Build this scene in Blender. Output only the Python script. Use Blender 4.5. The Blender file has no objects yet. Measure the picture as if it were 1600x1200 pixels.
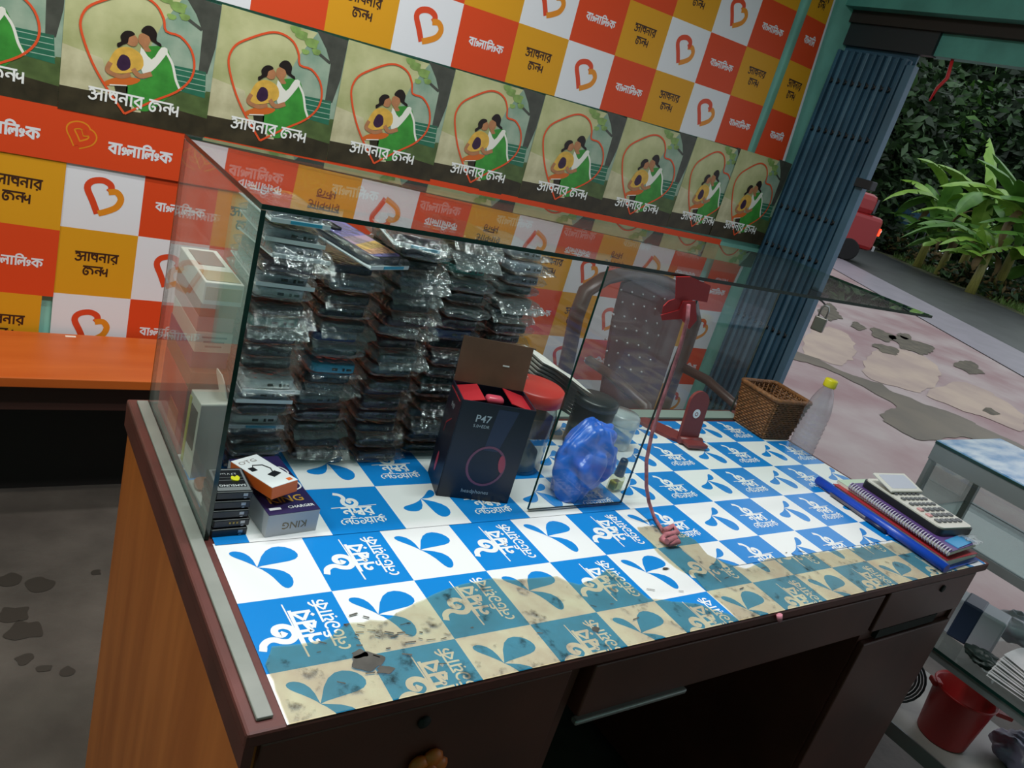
import bpy, bmesh, math, random
from mathutils import Vector, Matrix, noise
from mathutils.geometry import tessellate_polygon

# ------------------------------------------------------------------ camera, world, lights, exposure
S, TOP = 0.13, 0.98            # one printed tile is 13 cm; the counter top is 0.98 m high
FOC = 1222.26                  # focal length in pixels of the 1600 px wide frame
RM = Matrix(((0.807960, -0.520984, 0.275276), (0.030941, -0.429016, -0.902767), (0.588425, 0.737917, -0.330507)))
CAM = Vector((-2.44462, -6.24578, 5.31667))
sc = bpy.context.scene
COL = sc.collection
def U(x, y, z=0.0): return Vector((x*S, y*S, TOP+z*S))
cd = bpy.data.cameras.new('camera'); cam = bpy.data.objects.new('camera', cd); COL.objects.link(cam)
cd.sensor_width = 36.0; cd.lens = FOC/1600*36.0; cd.clip_start = 0.02; cd.clip_end = 500
M = Matrix.Identity(4)
for i in range(3):
    M[i][0] = RM[0][i]; M[i][1] = -RM[1][i]; M[i][2] = -RM[2][i]
p = U(*CAM)
M[0][3], M[1][3], M[2][3] = p
cam.matrix_world = M
sc.camera = cam
sc.view_settings.view_transform = 'Standard'; sc.view_settings.look = 'None'
sc.view_settings.gamma = 1.0; sc.view_settings.use_curve_mapping = False
sc.view_settings.exposure = 0.0
w = bpy.data.worlds.new('overcast_sky'); sc.world = w; w.use_nodes = True
bg = w.node_tree.nodes['Background']; bg.inputs[0].default_value = (0.86, 0.92, 1.0, 1); bg.inputs[1].default_value = 1.0
def area(name, loc, rot, sx, sy, power, color):
    l = bpy.data.lights.new(name, 'AREA'); l.shape = 'RECTANGLE'; l.size = sx; l.size_y = sy
    l.energy = power; l.color = color
    o = bpy.data.objects.new(name, l); COL.objects.link(o); o.location = loc; o.rotation_euler = rot
    return o
area('tube_lamp', U(4.0, 1.2, 17.0), (0, 0, 0), 1.2, 0.10, 38, (0.95, 0.98, 1.0))
area('shop_lamp', U(1.0, 8.5, 17.4), (0, 0, 0), 1.2, 0.10, 30, (1.0, 0.98, 0.95))
area('corner_fill', U(-14, 3.0, 17.0), (0, 0, 0), 0.6, 0.10, 34, (1.0, 0.95, 0.88))  # unseen fill light added to brighten the counter's side panel
try:
    sc.cycles.transparent_max_bounces = 40
    sc.cycles.max_bounces = 10
    sc.cycles.glossy_bounces = 5
    sc.cycles.sample_clamp_indirect = 6
except Exception:
    pass

# ------------------------------------------------------------------ measuring helpers (photo pixel -> point of a known plane, in tiles)
def ray(px, py): return RM.transposed() @ Vector(((px-800)/FOC, (py-600)/FOC, 1.0))
def onz(px, py, z=0.0): v = ray(px, py); return CAM + v*((z-CAM.z)/v.z)
def ony(px, py, y): v = ray(px, py); return CAM + v*((y-CAM.y)/v.y)
def onx(px, py, x): v = ray(px, py); return CAM + v*((x-CAM.x)/v.x)

# ------------------------------------------------------------------ materials
def lin(h):
    h = h.lstrip('#'); r = []
    for i in (0, 2, 4):
        c = int(h[i:i+2], 16)/255
        r.append(c/12.92 if c <= 0.04045 else ((c+0.055)/1.055)**2.4)
    return (*r, 1.0)
MATS = {}
def mat(name, color, rough=0.5, metal=0.0, vary=0.0, scale=20.0, bump=0.0, bscale=None, color2=None, stretch=None, emit=0.0, spec=0.5):
    if name in MATS: return MATS[name]
    m = bpy.data.materials.new(name); m.use_nodes = True; MATS[name] = m
    nt = m.node_tree; b = nt.nodes['Principled BSDF']; c = lin(color)
    b.inputs['Base Color'].default_value = c; b.inputs['Roughness'].default_value = rough
    b.inputs['Metallic'].default_value = metal; b.inputs['Specular IOR Level'].default_value = spec
    if emit: b.inputs['Emission Color'].default_value = c; b.inputs['Emission Strength'].default_value = emit
    if vary or bump or color2:
        tc = nt.nodes.new('ShaderNodeTexCoord'); mp = nt.nodes.new('ShaderNodeMapping')
        nt.links.new(tc.outputs['Object'], mp.inputs[0])
        if stretch: mp.inputs['Scale'].default_value = stretch
        n = nt.nodes.new('ShaderNodeTexNoise'); n.inputs['Scale'].default_value = scale; n.inputs['Detail'].default_value = 6
        nt.links.new(mp.outputs[0], n.inputs['Vector'])
        if vary or color2:
            r = nt.nodes.new('ShaderNodeValToRGB'); r.color_ramp.elements[0].position = 0.35; r.color_ramp.elements[1].position = 0.65
            c2 = lin(color2) if color2 else tuple(min(1, x*(1+vary)) for x in c[:3])+(1,)
            c1 = c if color2 else tuple(x*(1-vary) for x in c[:3])+(1,)
            r.color_ramp.elements[0].color = c1; r.color_ramp.elements[1].color = c2
            nt.links.new(n.outputs['Fac'], r.inputs[0]); nt.links.new(r.outputs[0], b.inputs['Base Color'])
        if bump:
            n2 = n
            if bscale:
                n2 = nt.nodes.new('ShaderNodeTexNoise'); n2.inputs['Scale'].default_value = bscale; n2.inputs['Detail'].default_value = 4
                nt.links.new(mp.outputs[0], n2.inputs['Vector'])
            bm_ = nt.nodes.new('ShaderNodeBump'); bm_.inputs['Strength'].default_value = bump; bm_.inputs['Distance'].default_value = 0.01
            nt.links.new(n2.outputs['Fac'], bm_.inputs['Height']); nt.links.new(bm_.outputs[0], b.inputs['Normal'])
    return m
def film(name, tint, body, f0=0.04, rough=0.02, bump=0.0, bscale=60, haze=0.0, hazecol='#cfd6da', gain=1.0, power=5.0):
    """thin clear sheet: straight-through transparency, Fresnel reflection, optional diffuse haze"""
    if name in MATS: return MATS[name]
    m = bpy.data.materials.new(name); m.use_nodes = True; MATS[name] = m
    nt = m.node_tree; nt.nodes.clear(); N = nt.nodes.new; L = nt.links.new
    out = N('ShaderNodeOutputMaterial'); tr = N('ShaderNodeBsdfTransparent'); tr.inputs[0].default_value = lin(tint)
    gl = N('ShaderNodeBsdfGlossy'); gl.inputs['Roughness'].default_value = rough
    lw = N('ShaderNodeLayerWeight'); lw.inputs['Blend'].default_value = 0.5
    pw = N('ShaderNodeMath'); pw.operation = 'POWER'; pw.inputs[1].default_value = power
    ma = N('ShaderNodeMath'); ma.operation = 'MULTIPLY_ADD'; ma.inputs[1].default_value = (1-f0)*gain; ma.inputs[2].default_value = f0
    L(lw.outputs['Facing'], pw.inputs[0]); L(pw.outputs[0], ma.inputs[0])
    base = tr
    if haze:
        df = N('ShaderNodeBsdfDiffuse'); df.inputs[0].default_value = lin(hazecol)
        mh = N('ShaderNodeMixShader')
        nz = N('ShaderNodeTexNoise'); nz.inputs['Scale'].default_value = 9; nz.inputs['Detail'].default_value = 5
        tc = N('ShaderNodeTexCoord'); L(tc.outputs['Object'], nz.inputs['Vector'])
        mm = N('ShaderNodeMath'); mm.operation = 'MULTIPLY'; mm.inputs[1].default_value = haze*2
        L(nz.outputs['Fac'], mm.inputs[0]); L(mm.outputs[0], mh.inputs[0]); L(tr.outputs[0], mh.inputs[1]); L(df.outputs[0], mh.inputs[2])
        base = mh
    mx = N('ShaderNodeMixShader'); L(ma.outputs[0], mx.inputs[0]); L(base.outputs[0], mx.inputs[1]); L(gl.outputs[0], mx.inputs[2])
    if bump:
        tc = N('ShaderNodeTexCoord'); nz = N('ShaderNodeTexNoise'); nz.inputs['Scale'].default_value = bscale; nz.inputs['Detail'].default_value = 3
        bp = N('ShaderNodeBump'); bp.inputs['Strength'].default_value = bump; bp.inputs['Distance'].default_value = 0.01
        L(tc.outputs['Object'], nz.inputs['Vector']); L(nz.outputs['Fac'], bp.inputs['Height'])
        L(bp.outputs[0], gl.inputs['Normal']); L(bp.outputs[0], lw.inputs['Normal'])
    L(mx.outputs[0], out.inputs[0])
    return m

# ------------------------------------------------------------------ object helpers
def tag(o, label=None, cat=None, group=None, kind=None):
    if label: o['label'] = label
    if cat: o['category'] = cat
    if group: o['group'] = group
    if kind: o['kind'] = kind
    return o
def empty(name, loc, rz=0.0, label=None, cat=None, group=None):
    o = bpy.data.objects.new(name, None); COL.objects.link(o); o.location = loc; o.rotation_euler = (0, 0, rz)
    o.empty_display_size = 0.05
    return tag(o, label, cat, group)
def link(name, me, parent=None, loc=(0, 0, 0), rot=(0, 0, 0)):
    o = bpy.data.objects.new(name, me); COL.objects.link(o); o.location = loc; o.rotation_euler = rot
    if parent: o.parent = parent
    return o
def copy_tree(o, parent=None):
    c = o.copy(); COL.objects.link(c)
    if parent: c.parent = parent
    for ch in list(o.children): copy_tree(ch, c)
    return c

class MB:
    """collects shapes into one mesh"""
    def __init__(s, k=1.0): s.bm = bmesh.new(); s.mats = []; s.k = k
    def mi(s, m):
        if m not in s.mats: s.mats.append(m)
        return s.mats.index(m)
    def _fin(s, verts, m, smooth):
        fs = set(f for v in verts for f in v.link_faces); i = s.mi(m)
        for f in fs: f.material_index = i; f.smooth = smooth
    def box(s, c, d, m, rot=None, bev=0.0, seg=2, smooth=False):
        t = bmesh.new(); bmesh.ops.create_cube(t, size=1.0)
        for v in t.verts: v.co = Vector((v.co.x*d[0], v.co.y*d[1], v.co.z*d[2]))
        if bev: bmesh.ops.bevel(t, geom=t.edges[:], offset=bev, segments=seg, affect='EDGES', profile=0.5)
        s._merge(t, m, c, rot, smooth)
        return s
    def span(s, a, b, m, bev=0.0):
        return s.box([(a[i]+b[i])/2 for i in range(3)], [abs(b[i]-a[i]) for i in range(3)], m, bev=bev)
    def _merge(s, t, m, c, rot, smooth):
        X = Matrix.Translation(Vector(c))
        if rot is not None: X = X @ (rot.to_4x4() if isinstance(rot, Matrix) else Matrix.Rotation(rot, 4, 'Z'))
        i = s.mi(m); vm = {}
        for v in t.verts: vm[v] = s.bm.verts.new((X @ v.co)*s.k)
        for f in t.faces:
            try: g = s.bm.faces.new([vm[v] for v in f.verts])
            except ValueError: continue
            g.material_index = i; g.smooth = smooth
        t.free()
    def tube(s, pts, r, m, n=8, cap=True, smooth=True, flat=1.0):
        pts = [Vector(p) for p in pts]; rs = r if isinstance(r, (list, tuple)) else [r]*len(pts)
        rings = []; up = Vector((0, 0, 1)); i = s.mi(m)
        for j, p in enumerate(pts):
            d = (pts[min(j+1, len(pts)-1)]-pts[max(j-1, 0)])
            d = d.normalized() if d.length > 1e-9 else Vector((0, 0, 1))
            if abs(d.dot(up)) > 0.95: up = Vector((1, 0, 0)) if abs(d.x) < 0.9 else Vector((0, 1, 0))
            a = d.cross(up).normalized(); b = a.cross(d).normalized(); up = b
            rings.append([s.bm.verts.new((p+a*(math.cos(2*math.pi*q/n)*rs[j])+b*(math.sin(2*math.pi*q/n)*rs[j]*flat))*s.k) for q in range(n)])
        for A, B in zip(rings, rings[1:]):
            for q in range(n):
                f = s.bm.faces.new((A[q], A[(q+1) % n], B[(q+1) % n], B[q])); f.material_index = i; f.smooth = smooth
        if cap:
            for R_ in (rings[0][::-1], rings[-1]):
                f = s.bm.faces.new(R_); f.material_index = i
        return s
    def lathe(s, prof, m, c=(0, 0, 0), n=28, sx=1.0, sy=1.0, smooth=True, cap0=True, cap1=False, rot=None):
        i = s.mi(m); rings = []; c = Vector(c)
        for r, z in prof:
            ring = []
            for q in range(n):
                v = Vector((r*math.cos(2*math.pi*q/n)*sx, r*math.sin(2*math.pi*q/n)*sy, z))
                if rot is not None: v = rot @ v
                ring.append(s.bm.verts.new((v+c)*s.k))
            rings.append(ring)
        for A, B in zip(rings, rings[1:]):
            for q in range(n):
                f = s.bm.faces.new((A[q], A[(q+1) % n], B[(q+1) % n], B[q])); f.material_index = i; f.smooth = smooth
        if cap0: f = s.bm.faces.new(rings[0][::-1]); f.material_index = i
        if cap1: f = s.bm.faces.new(rings[-1]); f.material_index = i
        return s
    def prism(s, poly, h, m, X=None, smooth=False):
        """polygon in local xy, extruded by h along z, moved by matrix X"""
        i = s.mi(m); X = X or Matrix.Identity(4)
        A = [s.bm.verts.new((X @ Vector((a, b, 0)))*s.k) for a, b in poly]; B = [s.bm.verts.new((X @ Vector((a, b, h)))*s.k) for a, b in poly]
        n = len(poly)
        for q in range(n):
            f = s.bm.faces.new((A[q], A[(q+1) % n], B[(q+1) % n], B[q])); f.material_index = i; f.smooth = smooth
        for tri in tessellate_polygon([[Vector((a, b, 0)) for a, b in poly]]):
            for R_, o in ((A, 1), (B, 0)):
                try:
                    f = s.bm.faces.new([R_[k] for k in (tri if o else tri[::-1])]); f.material_index = i
                except ValueError: pass
        return s
    def sheet(s, fn, nu, nv, m, smooth=True):
        i = s.mi(m); G = [[s.bm.verts.new(Vector(fn(a/nu, b/nv))*s.k) for b in range(nv+1)] for a in range(nu+1)]
        for a in range(nu):
            for b in range(nv):
                f = s.bm.faces.new((G[a][b], G[a+1][b], G[a+1][b+1], G[a][b+1])); f.material_index = i; f.smooth = smooth
        return s
    def text(s, txt, m, X, size, spread=1.0, bold=0.0):
        """latin lettering from Blender's built-in font, laid into the mesh"""
        cu = bpy.data.curves.new('lettering', 'FONT'); cu.body = txt; cu.size = size; cu.align_x = 'CENTER'; cu.align_y = 'CENTER'; cu.resolution_u = 2
        cu.offset = bold*size; cu.space_character = spread
        ob = bpy.data.objects.new('lettering', cu); COL.objects.link(ob)
        bpy.context.view_layer.update()
        me = bpy.data.meshes.new_from_object(ob); i = s.mi(m)
        vs = [s.bm.verts.new((X @ v.co)*s.k) for v in me.vertices]
        for pl in me.polygons:
            try: f = s.bm.faces.new([vs[q] for q in pl.vertices]); f.material_index = i
            except ValueError: pass
        bpy.data.objects.remove(ob); bpy.data.curves.remove(cu); bpy.data.meshes.remove(me)
        return s
    def mesh(s, name):
        bmesh.ops.recalc_face_normals(s.bm, faces=s.bm.faces[:])
        me = bpy.data.meshes.new(name); s.bm.to_mesh(me); s.bm.free()
        for m in s.mats: me.materials.append(m)
        return me
    def build(s, name, parent=None, loc=(0, 0, 0), rot=(0, 0, 0)):
        return link(name, s.mesh(name), parent, loc, rot)

# ------------------------------------------------------------------ flat printed graphics
def smoothline(pts, n=6):
    if len(pts) < 3: return pts
    P = [Vector(p) for p in pts]; out = []
    for i in range(len(P)-1):
        a, b, c, d = P[max(i-1, 0)], P[i], P[i+1], P[min(i+2, len(P)-1)]
        for k in range(n):
            t = k/n
            out.append(0.5*((2*b)+(c-a)*t+(2*a-5*b+4*c-d)*t*t+(3*b-a-3*c+d)*t**3))
    out.append(P[-1]); return [(v.x, v.y) for v in out]
def smoothloop(pts, n=5):
    P = [Vector(p) for p in pts]; out = []; L = len(P)
    for i in range(L):
        a, b, c, d = P[i-1], P[i], P[(i+1) % L], P[(i+2) % L]
        for k in range(n):
            t = k/n
            v = 0.5*((2*b)+(c-a)*t+(2*a-5*b+4*c-d)*t*t+(3*b-a-3*c+d)*t**3)
            out.append((v.x, v.y))
    return out
def ellipse(cx, cy, rx, ry, n=16, a=0.0):
    return [(cx+rx*math.cos(t)*math.cos(a)-ry*math.sin(t)*math.sin(a), cy+rx*math.cos(t)*math.sin(a)+ry*math.sin(t)*math.cos(a)) for t in (2*math.pi*k/n for k in range(n))]
def clip_half(poly, nx, ny, d):
    out = []; n = len(poly)
    for i in range(n):
        a, b = poly[i], poly[(i+1) % n]
        da, db = a[0]*nx+a[1]*ny-d, b[0]*nx+b[1]*ny-d
        if da >= 0: out.append(a)
        if (da >= 0) != (db >= 0):
            t = da/(da-db); out.append((a[0]+(b[0]-a[0])*t, a[1]+(b[1]-a[1])*t))
    return out
class Flat:
    """layered flat shapes: f(u, v, height) gives the point; layers lie 0.15 mm apart"""
    def __init__(s, f, clips=()): s.f = f; s.V = []; s.F = []; s.I = []; s.mats = []; s.clips = list(clips); s.T = [(lambda p: p)]; s.nst = 0
    def mi(s, m):
        if m not in s.mats: s.mats.append(m)
        return s.mats.index(m)
    def poly(s, pts, m, layer=0, sub=0):
        T = s.T[-1]; pts = [T(p) for p in pts]
        for c in s.clips:
            pts = clip_half(pts, *c)
            if len(pts) < 3: return
        if sum(pts[k-1][0]*pts[k][1]-pts[k][0]*pts[k-1][1] for k in range(len(pts))) < 0: pts = pts[::-1]
        i = s.mi(m); b = len(s.V)
        s.V += [s.f(a, c, layer*0.00015) for a, c in pts]
        if len(pts) <= 4 and not sub:
            s.F.append(tuple(range(b, b+len(pts)))); s.I.append(i)
        else:
            for t in tessellate_polygon([[Vector((a, c, 0)) for a, c in pts]]):
                s.F.append(tuple(b+q for q in t)); s.I.append(i)
    def rect(s, x0, y0, x1, y1, m, layer=0): s.poly([(x0, y0), (x1, y0), (x1, y1), (x0, y1)], m, layer)
    def ribbon(s, pts, w, m, layer=1, closed=False, taper=None):
        s.nst = (s.nst+1) % 8; layer = layer+s.nst*.11
        P = [Vector(p) for p in pts]; n = len(P); L = []; R_ = []
        for i in range(n):
            a = P[i-1] if (i or closed) else P[i]; b = P[(i+1) % n] if (i < n-1 or closed) else P[i]
            d = b-a
            if d.length < 1e-9: d = Vector((1, 0))
            d.normalize(); q = Vector((-d.y, d.x)); ww = w*(taper(i/(n-1)) if taper else 1)/2
            L.append(P[i]+q*ww); R_.append(P[i]-q*ww)
        for i in range(n if closed else n-1):
            j = (i+1) % n
            s.poly([tuple(L[i]), tuple(R_[i]), tuple(R_[j]), tuple(L[j])], m, layer)
    def word(s, glyphs, x, y, h, m, layer=2, wt=0.15, center=True):
        """Bengali lettering drawn stroke by stroke; glyph units: matra at 1, foot at 0"""
        W = sum(GL[g][0] for g in glyphs); x0 = x-(W*h/2 if center else 0); cx = x0
        for g in glyphs:
            adv, strokes, matra = GL[g]
            for st in strokes:
                s.ribbon([(cx+a*h, y+b*h) for a, b in smoothline(st, 4)], wt*h, m, layer)
            s.nst = (s.nst+1) % 8
            if matra: s.rect(cx-0.03*h, y+(1-wt/2)*h, cx+(adv+0.03)*h, y+(1+wt/2)*h, m, layer+s.nst*.11+.05)
            cx += adv*h
    def build(s, name, parent=None, loc=(0, 0, 0), rot=(0, 0, 0)):
        me = bpy.data.meshes.new(name); me.from_pydata([tuple(v) for v in s.V], [], s.F)
        for m in s.mats: me.materials.append(m)
        me.polygons.foreach_set('material_index', s.I); me.update()
        return link(name, me, parent, loc, rot)
_ba = [[(.62, .98), (.62, .0)], [(.60, .92), (.04, .50)], [(.04, .50), (.62, .10)]]
_na = [[(.62, .98), (.62, .0)], [(.62, .42), (.44, .62), (.22, .62), (.08, .48), (.16, .32), (.30, .36)]]
_ma = [[(.68, .98), (.68, .0)], [(.14, .98), (.14, .35)], [(.14, .30), (.04, .22), (.10, .10), (.22, .18), (.20, .36), (.68, .46)]]
GL = {
 'ba': (.80, _ba, 1), 'ra': (.80, _ba+[[(.28, .02), (.40, -.08)], [(.40, .02), (.28, -.08)]], 1),
 'ka': (1.15, _ba+[[(.62, .74), (.86, .72), (1.04, .55), (1.0, .34), (.88, .26)]], 1),
 'na': (.80, _na, 1),
 'la': (.84, [[(.66, .98), (.66, .0)], [(.16, .10), (.03, .38), (.12, .64), (.28, .56), (.30, .28)], [(.30, .50), (.46, .66), (.66, .42)]], 1),
 'aa': (.40, [[(.20, .98), (.20, .0)]], 1),
 'A': (1.56, [[(.05, .72), (.18, .84), (.40, .82), (.48, .66), (.36, .53), (.20, .51)], [(.36, .53), (.56, .42), (.58, .18), (.38, .03), (.16, .05), (.04, .22)], [(.57, .38), (.72, .56), (.98, .62)], [(1.0, .98), (1.0, .0)], [(1.36, .98), (1.36, .0)]], 1),
 'pa': (.80, [[(.62, .98), (.62, .0)], [(.10, .98), (.10, .58), (.28, .34), (.62, .34)], [(.10, .58), (.34, .84), (.60, .62)]], 1),
 'ja': (1.18, [[(.40, .98), (.20, .80), (.06, .50), (.12, .16), (.32, .04), (.50, .16), (.52, .38), (.38, .48), (.26, .38)], [(.36, .74), (.64, .80), (.90, .66), (1.0, .40), (.94, .12)]], 1),
 'ya2': (.58, [[(.08, .80), (.0, .54), (.12, .32), (.42, .50)], [(.44, .94), (.44, -.04)]], 0),
 'ng': (.50, [[(.24, .78), (.08, .64), (.14, .46), (.30, .46), (.36, .64), (.24, .78)], [(.06, .08), (.40, .32)]], 0),
 'i': (.42, [[(.22, .98), (.22, .0)], [(.22, 1.0), (.26, 1.26), (.56, 1.38), (.84, 1.24), (.90, 1.0)]], 1),
 'e': (.46, [[(.34, .82), (.14, .68), (.05, .38), (.16, .10), (.36, .08)]], 0),
 'tta': (.80, [[(.16, .80), (.04, .46), (.16, .10), (.46, .06), (.64, .30), (.54, .56), (.34, .52)], [(.40, 1.0), (.18, 1.20), (.34, 1.36), (.70, 1.28)]], 1),
 'o': (.86, [[(.10, .92), (.40, 1.0), (.68, .80), (.72, .40), (.52, .06), (.22, .06), (.12, .30), (.28, .50), (.46, .36)]], 0),
 'yya': (.80, [[(.62, .98), (.62, .0)], [(.06, .88), (.26, .72), (.06, .44), (.18, .22), (.62, .34)], [(.26, -.02), (.38, -.12)], [(.38, -.02), (.26, -.12)]], 1),
 'rka': (1.15, _ba+[[(.62, .74), (.86, .72), (1.04, .55), (1.0, .34), (.88, .26)], [(.50, 1.10), (.86, 1.36), (1.0, 1.30)]], 1),
 'mba': (.86, [[(.72, .98), (.72, .0)], [(.16, .98), (.16, .52)], [(.16, .50), (.05, .44), (.12, .34), (.24, .44), (.72, .60)], [(.70, .46), (.28, .22)], [(.28, .22), (.72, .02)]], 1),
 'one': (.95, [[(.0, 1.02), (.10, .98), (.22, .94), (.34, .80), (.36, .62), (.24, .42), (.22, .20), (.40, .02), (.66, .04), (.82, .24), (.78, .46), (.60, .52), (.48, .38), (.58, .26)]], 0),
 'sp': (.45, [], 0),
}
BANGLALINK = ['ba', 'aa', 'ng', 'la', 'aa', 'i', 'la', 'ng', 'ka']
APNAR, JONNO = ['A', 'pa', 'na', 'aa', 'ra'], ['ja', 'na', 'ya2']
NOMBOR, NETWORK = ['na', 'mba', 'ra'], ['e', 'na', 'tta', 'o', 'yya', 'aa', 'rka']

# ------------------------------------------------------------------ the room shell
YW, ZF = 15.7, -TOP/S                  # back wall and floor level (tiles)
KS = (YW-CAM.y)/(10.0-CAM.y)           # measurements on the wall and gate were first taken at distance 10 and are spread by this
def kx(x): return CAM.x+(x-CAM.x)*KS
def ky(y): return CAM.y+(y-CAM.y)*KS
def kz(z): return CAM.z+(z-CAM.z)*KS
XG = kx(18.5)                          # plane of the street opening
m_teal = mat('turquoise_paint', '#86c7b8', 0.6, vary=0.12, scale=5)
m_conc = mat('concrete_floor', '#3f3832', 0.7, color2='#574f48', scale=4, bump=0.15, bscale=40)
m_ceil = mat('ceiling_paint', '#b9c4bd', 0.8)
m_beam = mat('beam_paint', '#4f8f86', 0.6, vary=0.15, scale=6)
m_dark = mat('dark_steel', '#22252a', 0.6)
def shell(name, a, b, m):
    return tag(MB(S).span(a, b, m).build(name, None, (0, 0, TOP)), kind='structure')
shell('floor', (-24, -24, ZF-1), (XG+0.6, YW+0.3, ZF), m_conc)
shell('wall_back', (-24, YW, ZF), (XG+0.9, YW+1.2, 19), m_teal)
shell('wall_left', (-25, -24, ZF), (-24, YW, 19), m_teal)
shell('wall_front', (-24, -25, ZF), (XG, -24, 19), m_teal)
shell('ceiling', (-24, -24, 18.2), (XG+0.4, YW, 19), m_ceil)
sl = Flat(lambda u, v, l: Vector((u*S, v*S, 0.0015+l)))
rnd = random.Random(3)
m_stain = mat('floor_stain', '#2e2720', 0.6)
for (px, py, r) in [(40, 985, 1.0), (15, 905, .7), (60, 912, .8), (38, 1030, .45), (70, 1045, .4), (105, 1050, .4), (20, 960, .9), (150, 895, .35)]:
    q = onz(px, py, ZF)
    sl.poly(smoothloop([(q.x+math.cos(a)*r*.35*rnd.uniform(.7, 1.25), q.y+math.sin(a)*r*.35*rnd.uniform(.6, 1.2)) for a in [k*2*math.pi/9 for k in range(9)]], 3), m_stain, 0)
sl.build('floor_stains')['kind'] = 'stuff'
tag(bpy.data.objects['floor_stains'], 'dark oily stains on the concrete floor', 'stain')
# lintel over the street opening, with a dark strip painted in as its shadow gap
shell('trim_1', (XG-0.45, -24, kz(10.35)), (XG+1.2, YW, 18.2), m_beam)
shell('trim_2', (XG+0.1, -24, kz(10.02)), (XG+1.2, YW, kz(10.35)), mat('rail_shadow', '#2a211d', 0.8))
shell('trim_3', (XG+0.4, -24, kz(9.45)), (XG+0.9, ky(7.3), kz(10.02)), m_beam)

# ------------------------------------------------------------------ printed posters and banners on the back wall
P_RED = mat('print_red', '#d9481f', 0.45, spec=0.3); P_AMB = mat('print_amber', '#d99a1e', 0.45, spec=0.3)
P_WHT = mat('print_white', '#e3e3e8', 0.45, spec=0.3); P_INK = mat('print_dark_ink', '#3a1c10', 0.5)
P_LOGO1 = mat('logo_red', '#d8451f', 0.45); P_LOGO2 = mat('logo_orange', '#e08a1c', 0.45)
def wallmap(off, z0=0.0):
    def f(u, v, l):
        wv = 0.018*noise.noise(Vector((u*.6, v*.5, off*9)))
        return Vector((kx(u)*S, (YW-0.06-off+wv)*S-l, TOP+kz(v)*S))
    return f
LR = [(.445, .25), (.37, .43), (.295, .60), (.34, .70), (.467, .74), (.568, .70), (.59, .63), (.557, .585)]
LO = [(.557, .585), (.66, .60), (.722, .51), (.68, .39), (.57, .31), (.455, .255)]
def logo_tile(F, x, y, w, h, layer):
    F.ribbon(smoothline([(x+a*w, y+b*h) for a, b in LR], 4), .085*w, P_LOGO1, layer)
    F.ribbon(smoothline([(x+a*w, y+b*h) for a, b in LO], 4), .085*w, P_LOGO2, layer)
def banner_tile(F, kind, x, y, w, h, layer=0, nsub=6):
    m = {'W': P_WHT, 'R': P_RED, 'A': P_AMB}[kind]
    for a in range(nsub):
        for b in range(nsub):
            F.rect(x+w*a/nsub, y+h*b/nsub, x+w*(a+1)/nsub, y+h*(b+1)/nsub, m, layer)
    if kind == 'W': logo_tile(F, x, y, w, h, layer+4)
    elif kind == 'R': F.word(BANGLALINK, x+w*.52, y+h*.42, h*.12, P_WHT, layer+4, .20)
    else:
        F.word(APNAR, x+w*.5, y+h*.53, h*.13, P_INK, layer+4, .18); F.word(JONNO, x+w*.5, y+h*.32, h*.13, P_INK, layer+4, .18)
SEQ = 'WRA'
def rot_map(f, x0, y0, a):
    c, s_ = math.cos(a), math.sin(a)
    return lambda u, v, l: f(x0+(u-x0)*c-(v-y0)*s_, y0+(u-x0)*s_+(v-y0)*c, l)
# large checkered banner above the posters
F = Flat(rot_map(wallmap(0.04), 4.8, 5.55, 0.0245))
for r in range(4):
    for c in range(-5, 8):
        k = (c + (1 if r % 2 else 0)) % 3
        banner_tile(F, SEQ[k], 4.81+1.437*c, 5.52+1.27*r, 1.437, 1.27)
tag(F.build('checkered_banner'), 'big red, amber and white checkered banner along the top of the wall, above the posters', 'banner', 'checkered banners')
# narrow strip of the same banner on the turquoise pillar
fq = wallmap(0.09)
def strip_map(u, v, l):      # unit square -> slanting strip
    zb, zt = 5.80, 10.6
    z = zb+(zt-zb)*v; xl = 16.60+0.02*math.sin(v*5); xr = 18.05-0.55*v
    return fq(xl+(xr-xl)*u, z, l)
F = Flat(strip_map)
zz = [(-.02, .27, 'R'), (.27, .55, 'A'), (.55, .80, 'R'), (.80, 1.0, 'A')]
for a, b, k in zz:
    m = P_RED if k == 'R' else P_AMB
    for q in range(4): F.rect(q*.23, a, (q+1)*.23, b, m, 0)
    F.T.append(lambda p: (.48+(p[0]-.5)*3.0, p[1]))
    if k == 'R': F.word(BANGLALINK[:7], .5, a+.46*(b-a), .036, P_WHT, 4, .2)
    else: F.word(APNAR, .5, a+.52*(b-a), .040, P_INK, 4, .18); F.word(JONNO, .5, a+.30*(b-a), .040, P_INK, 4, .18)
    F.T.pop()
for q in range(4): F.rect(.92, q/4, 1.0, (q+1)/4, P_WHT, 1)
tag(F.build('checkered_banner'), 'narrow slanting banner strip of red and amber squares on the turquoise pillar', 'banner', 'checkered banners')
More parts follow.
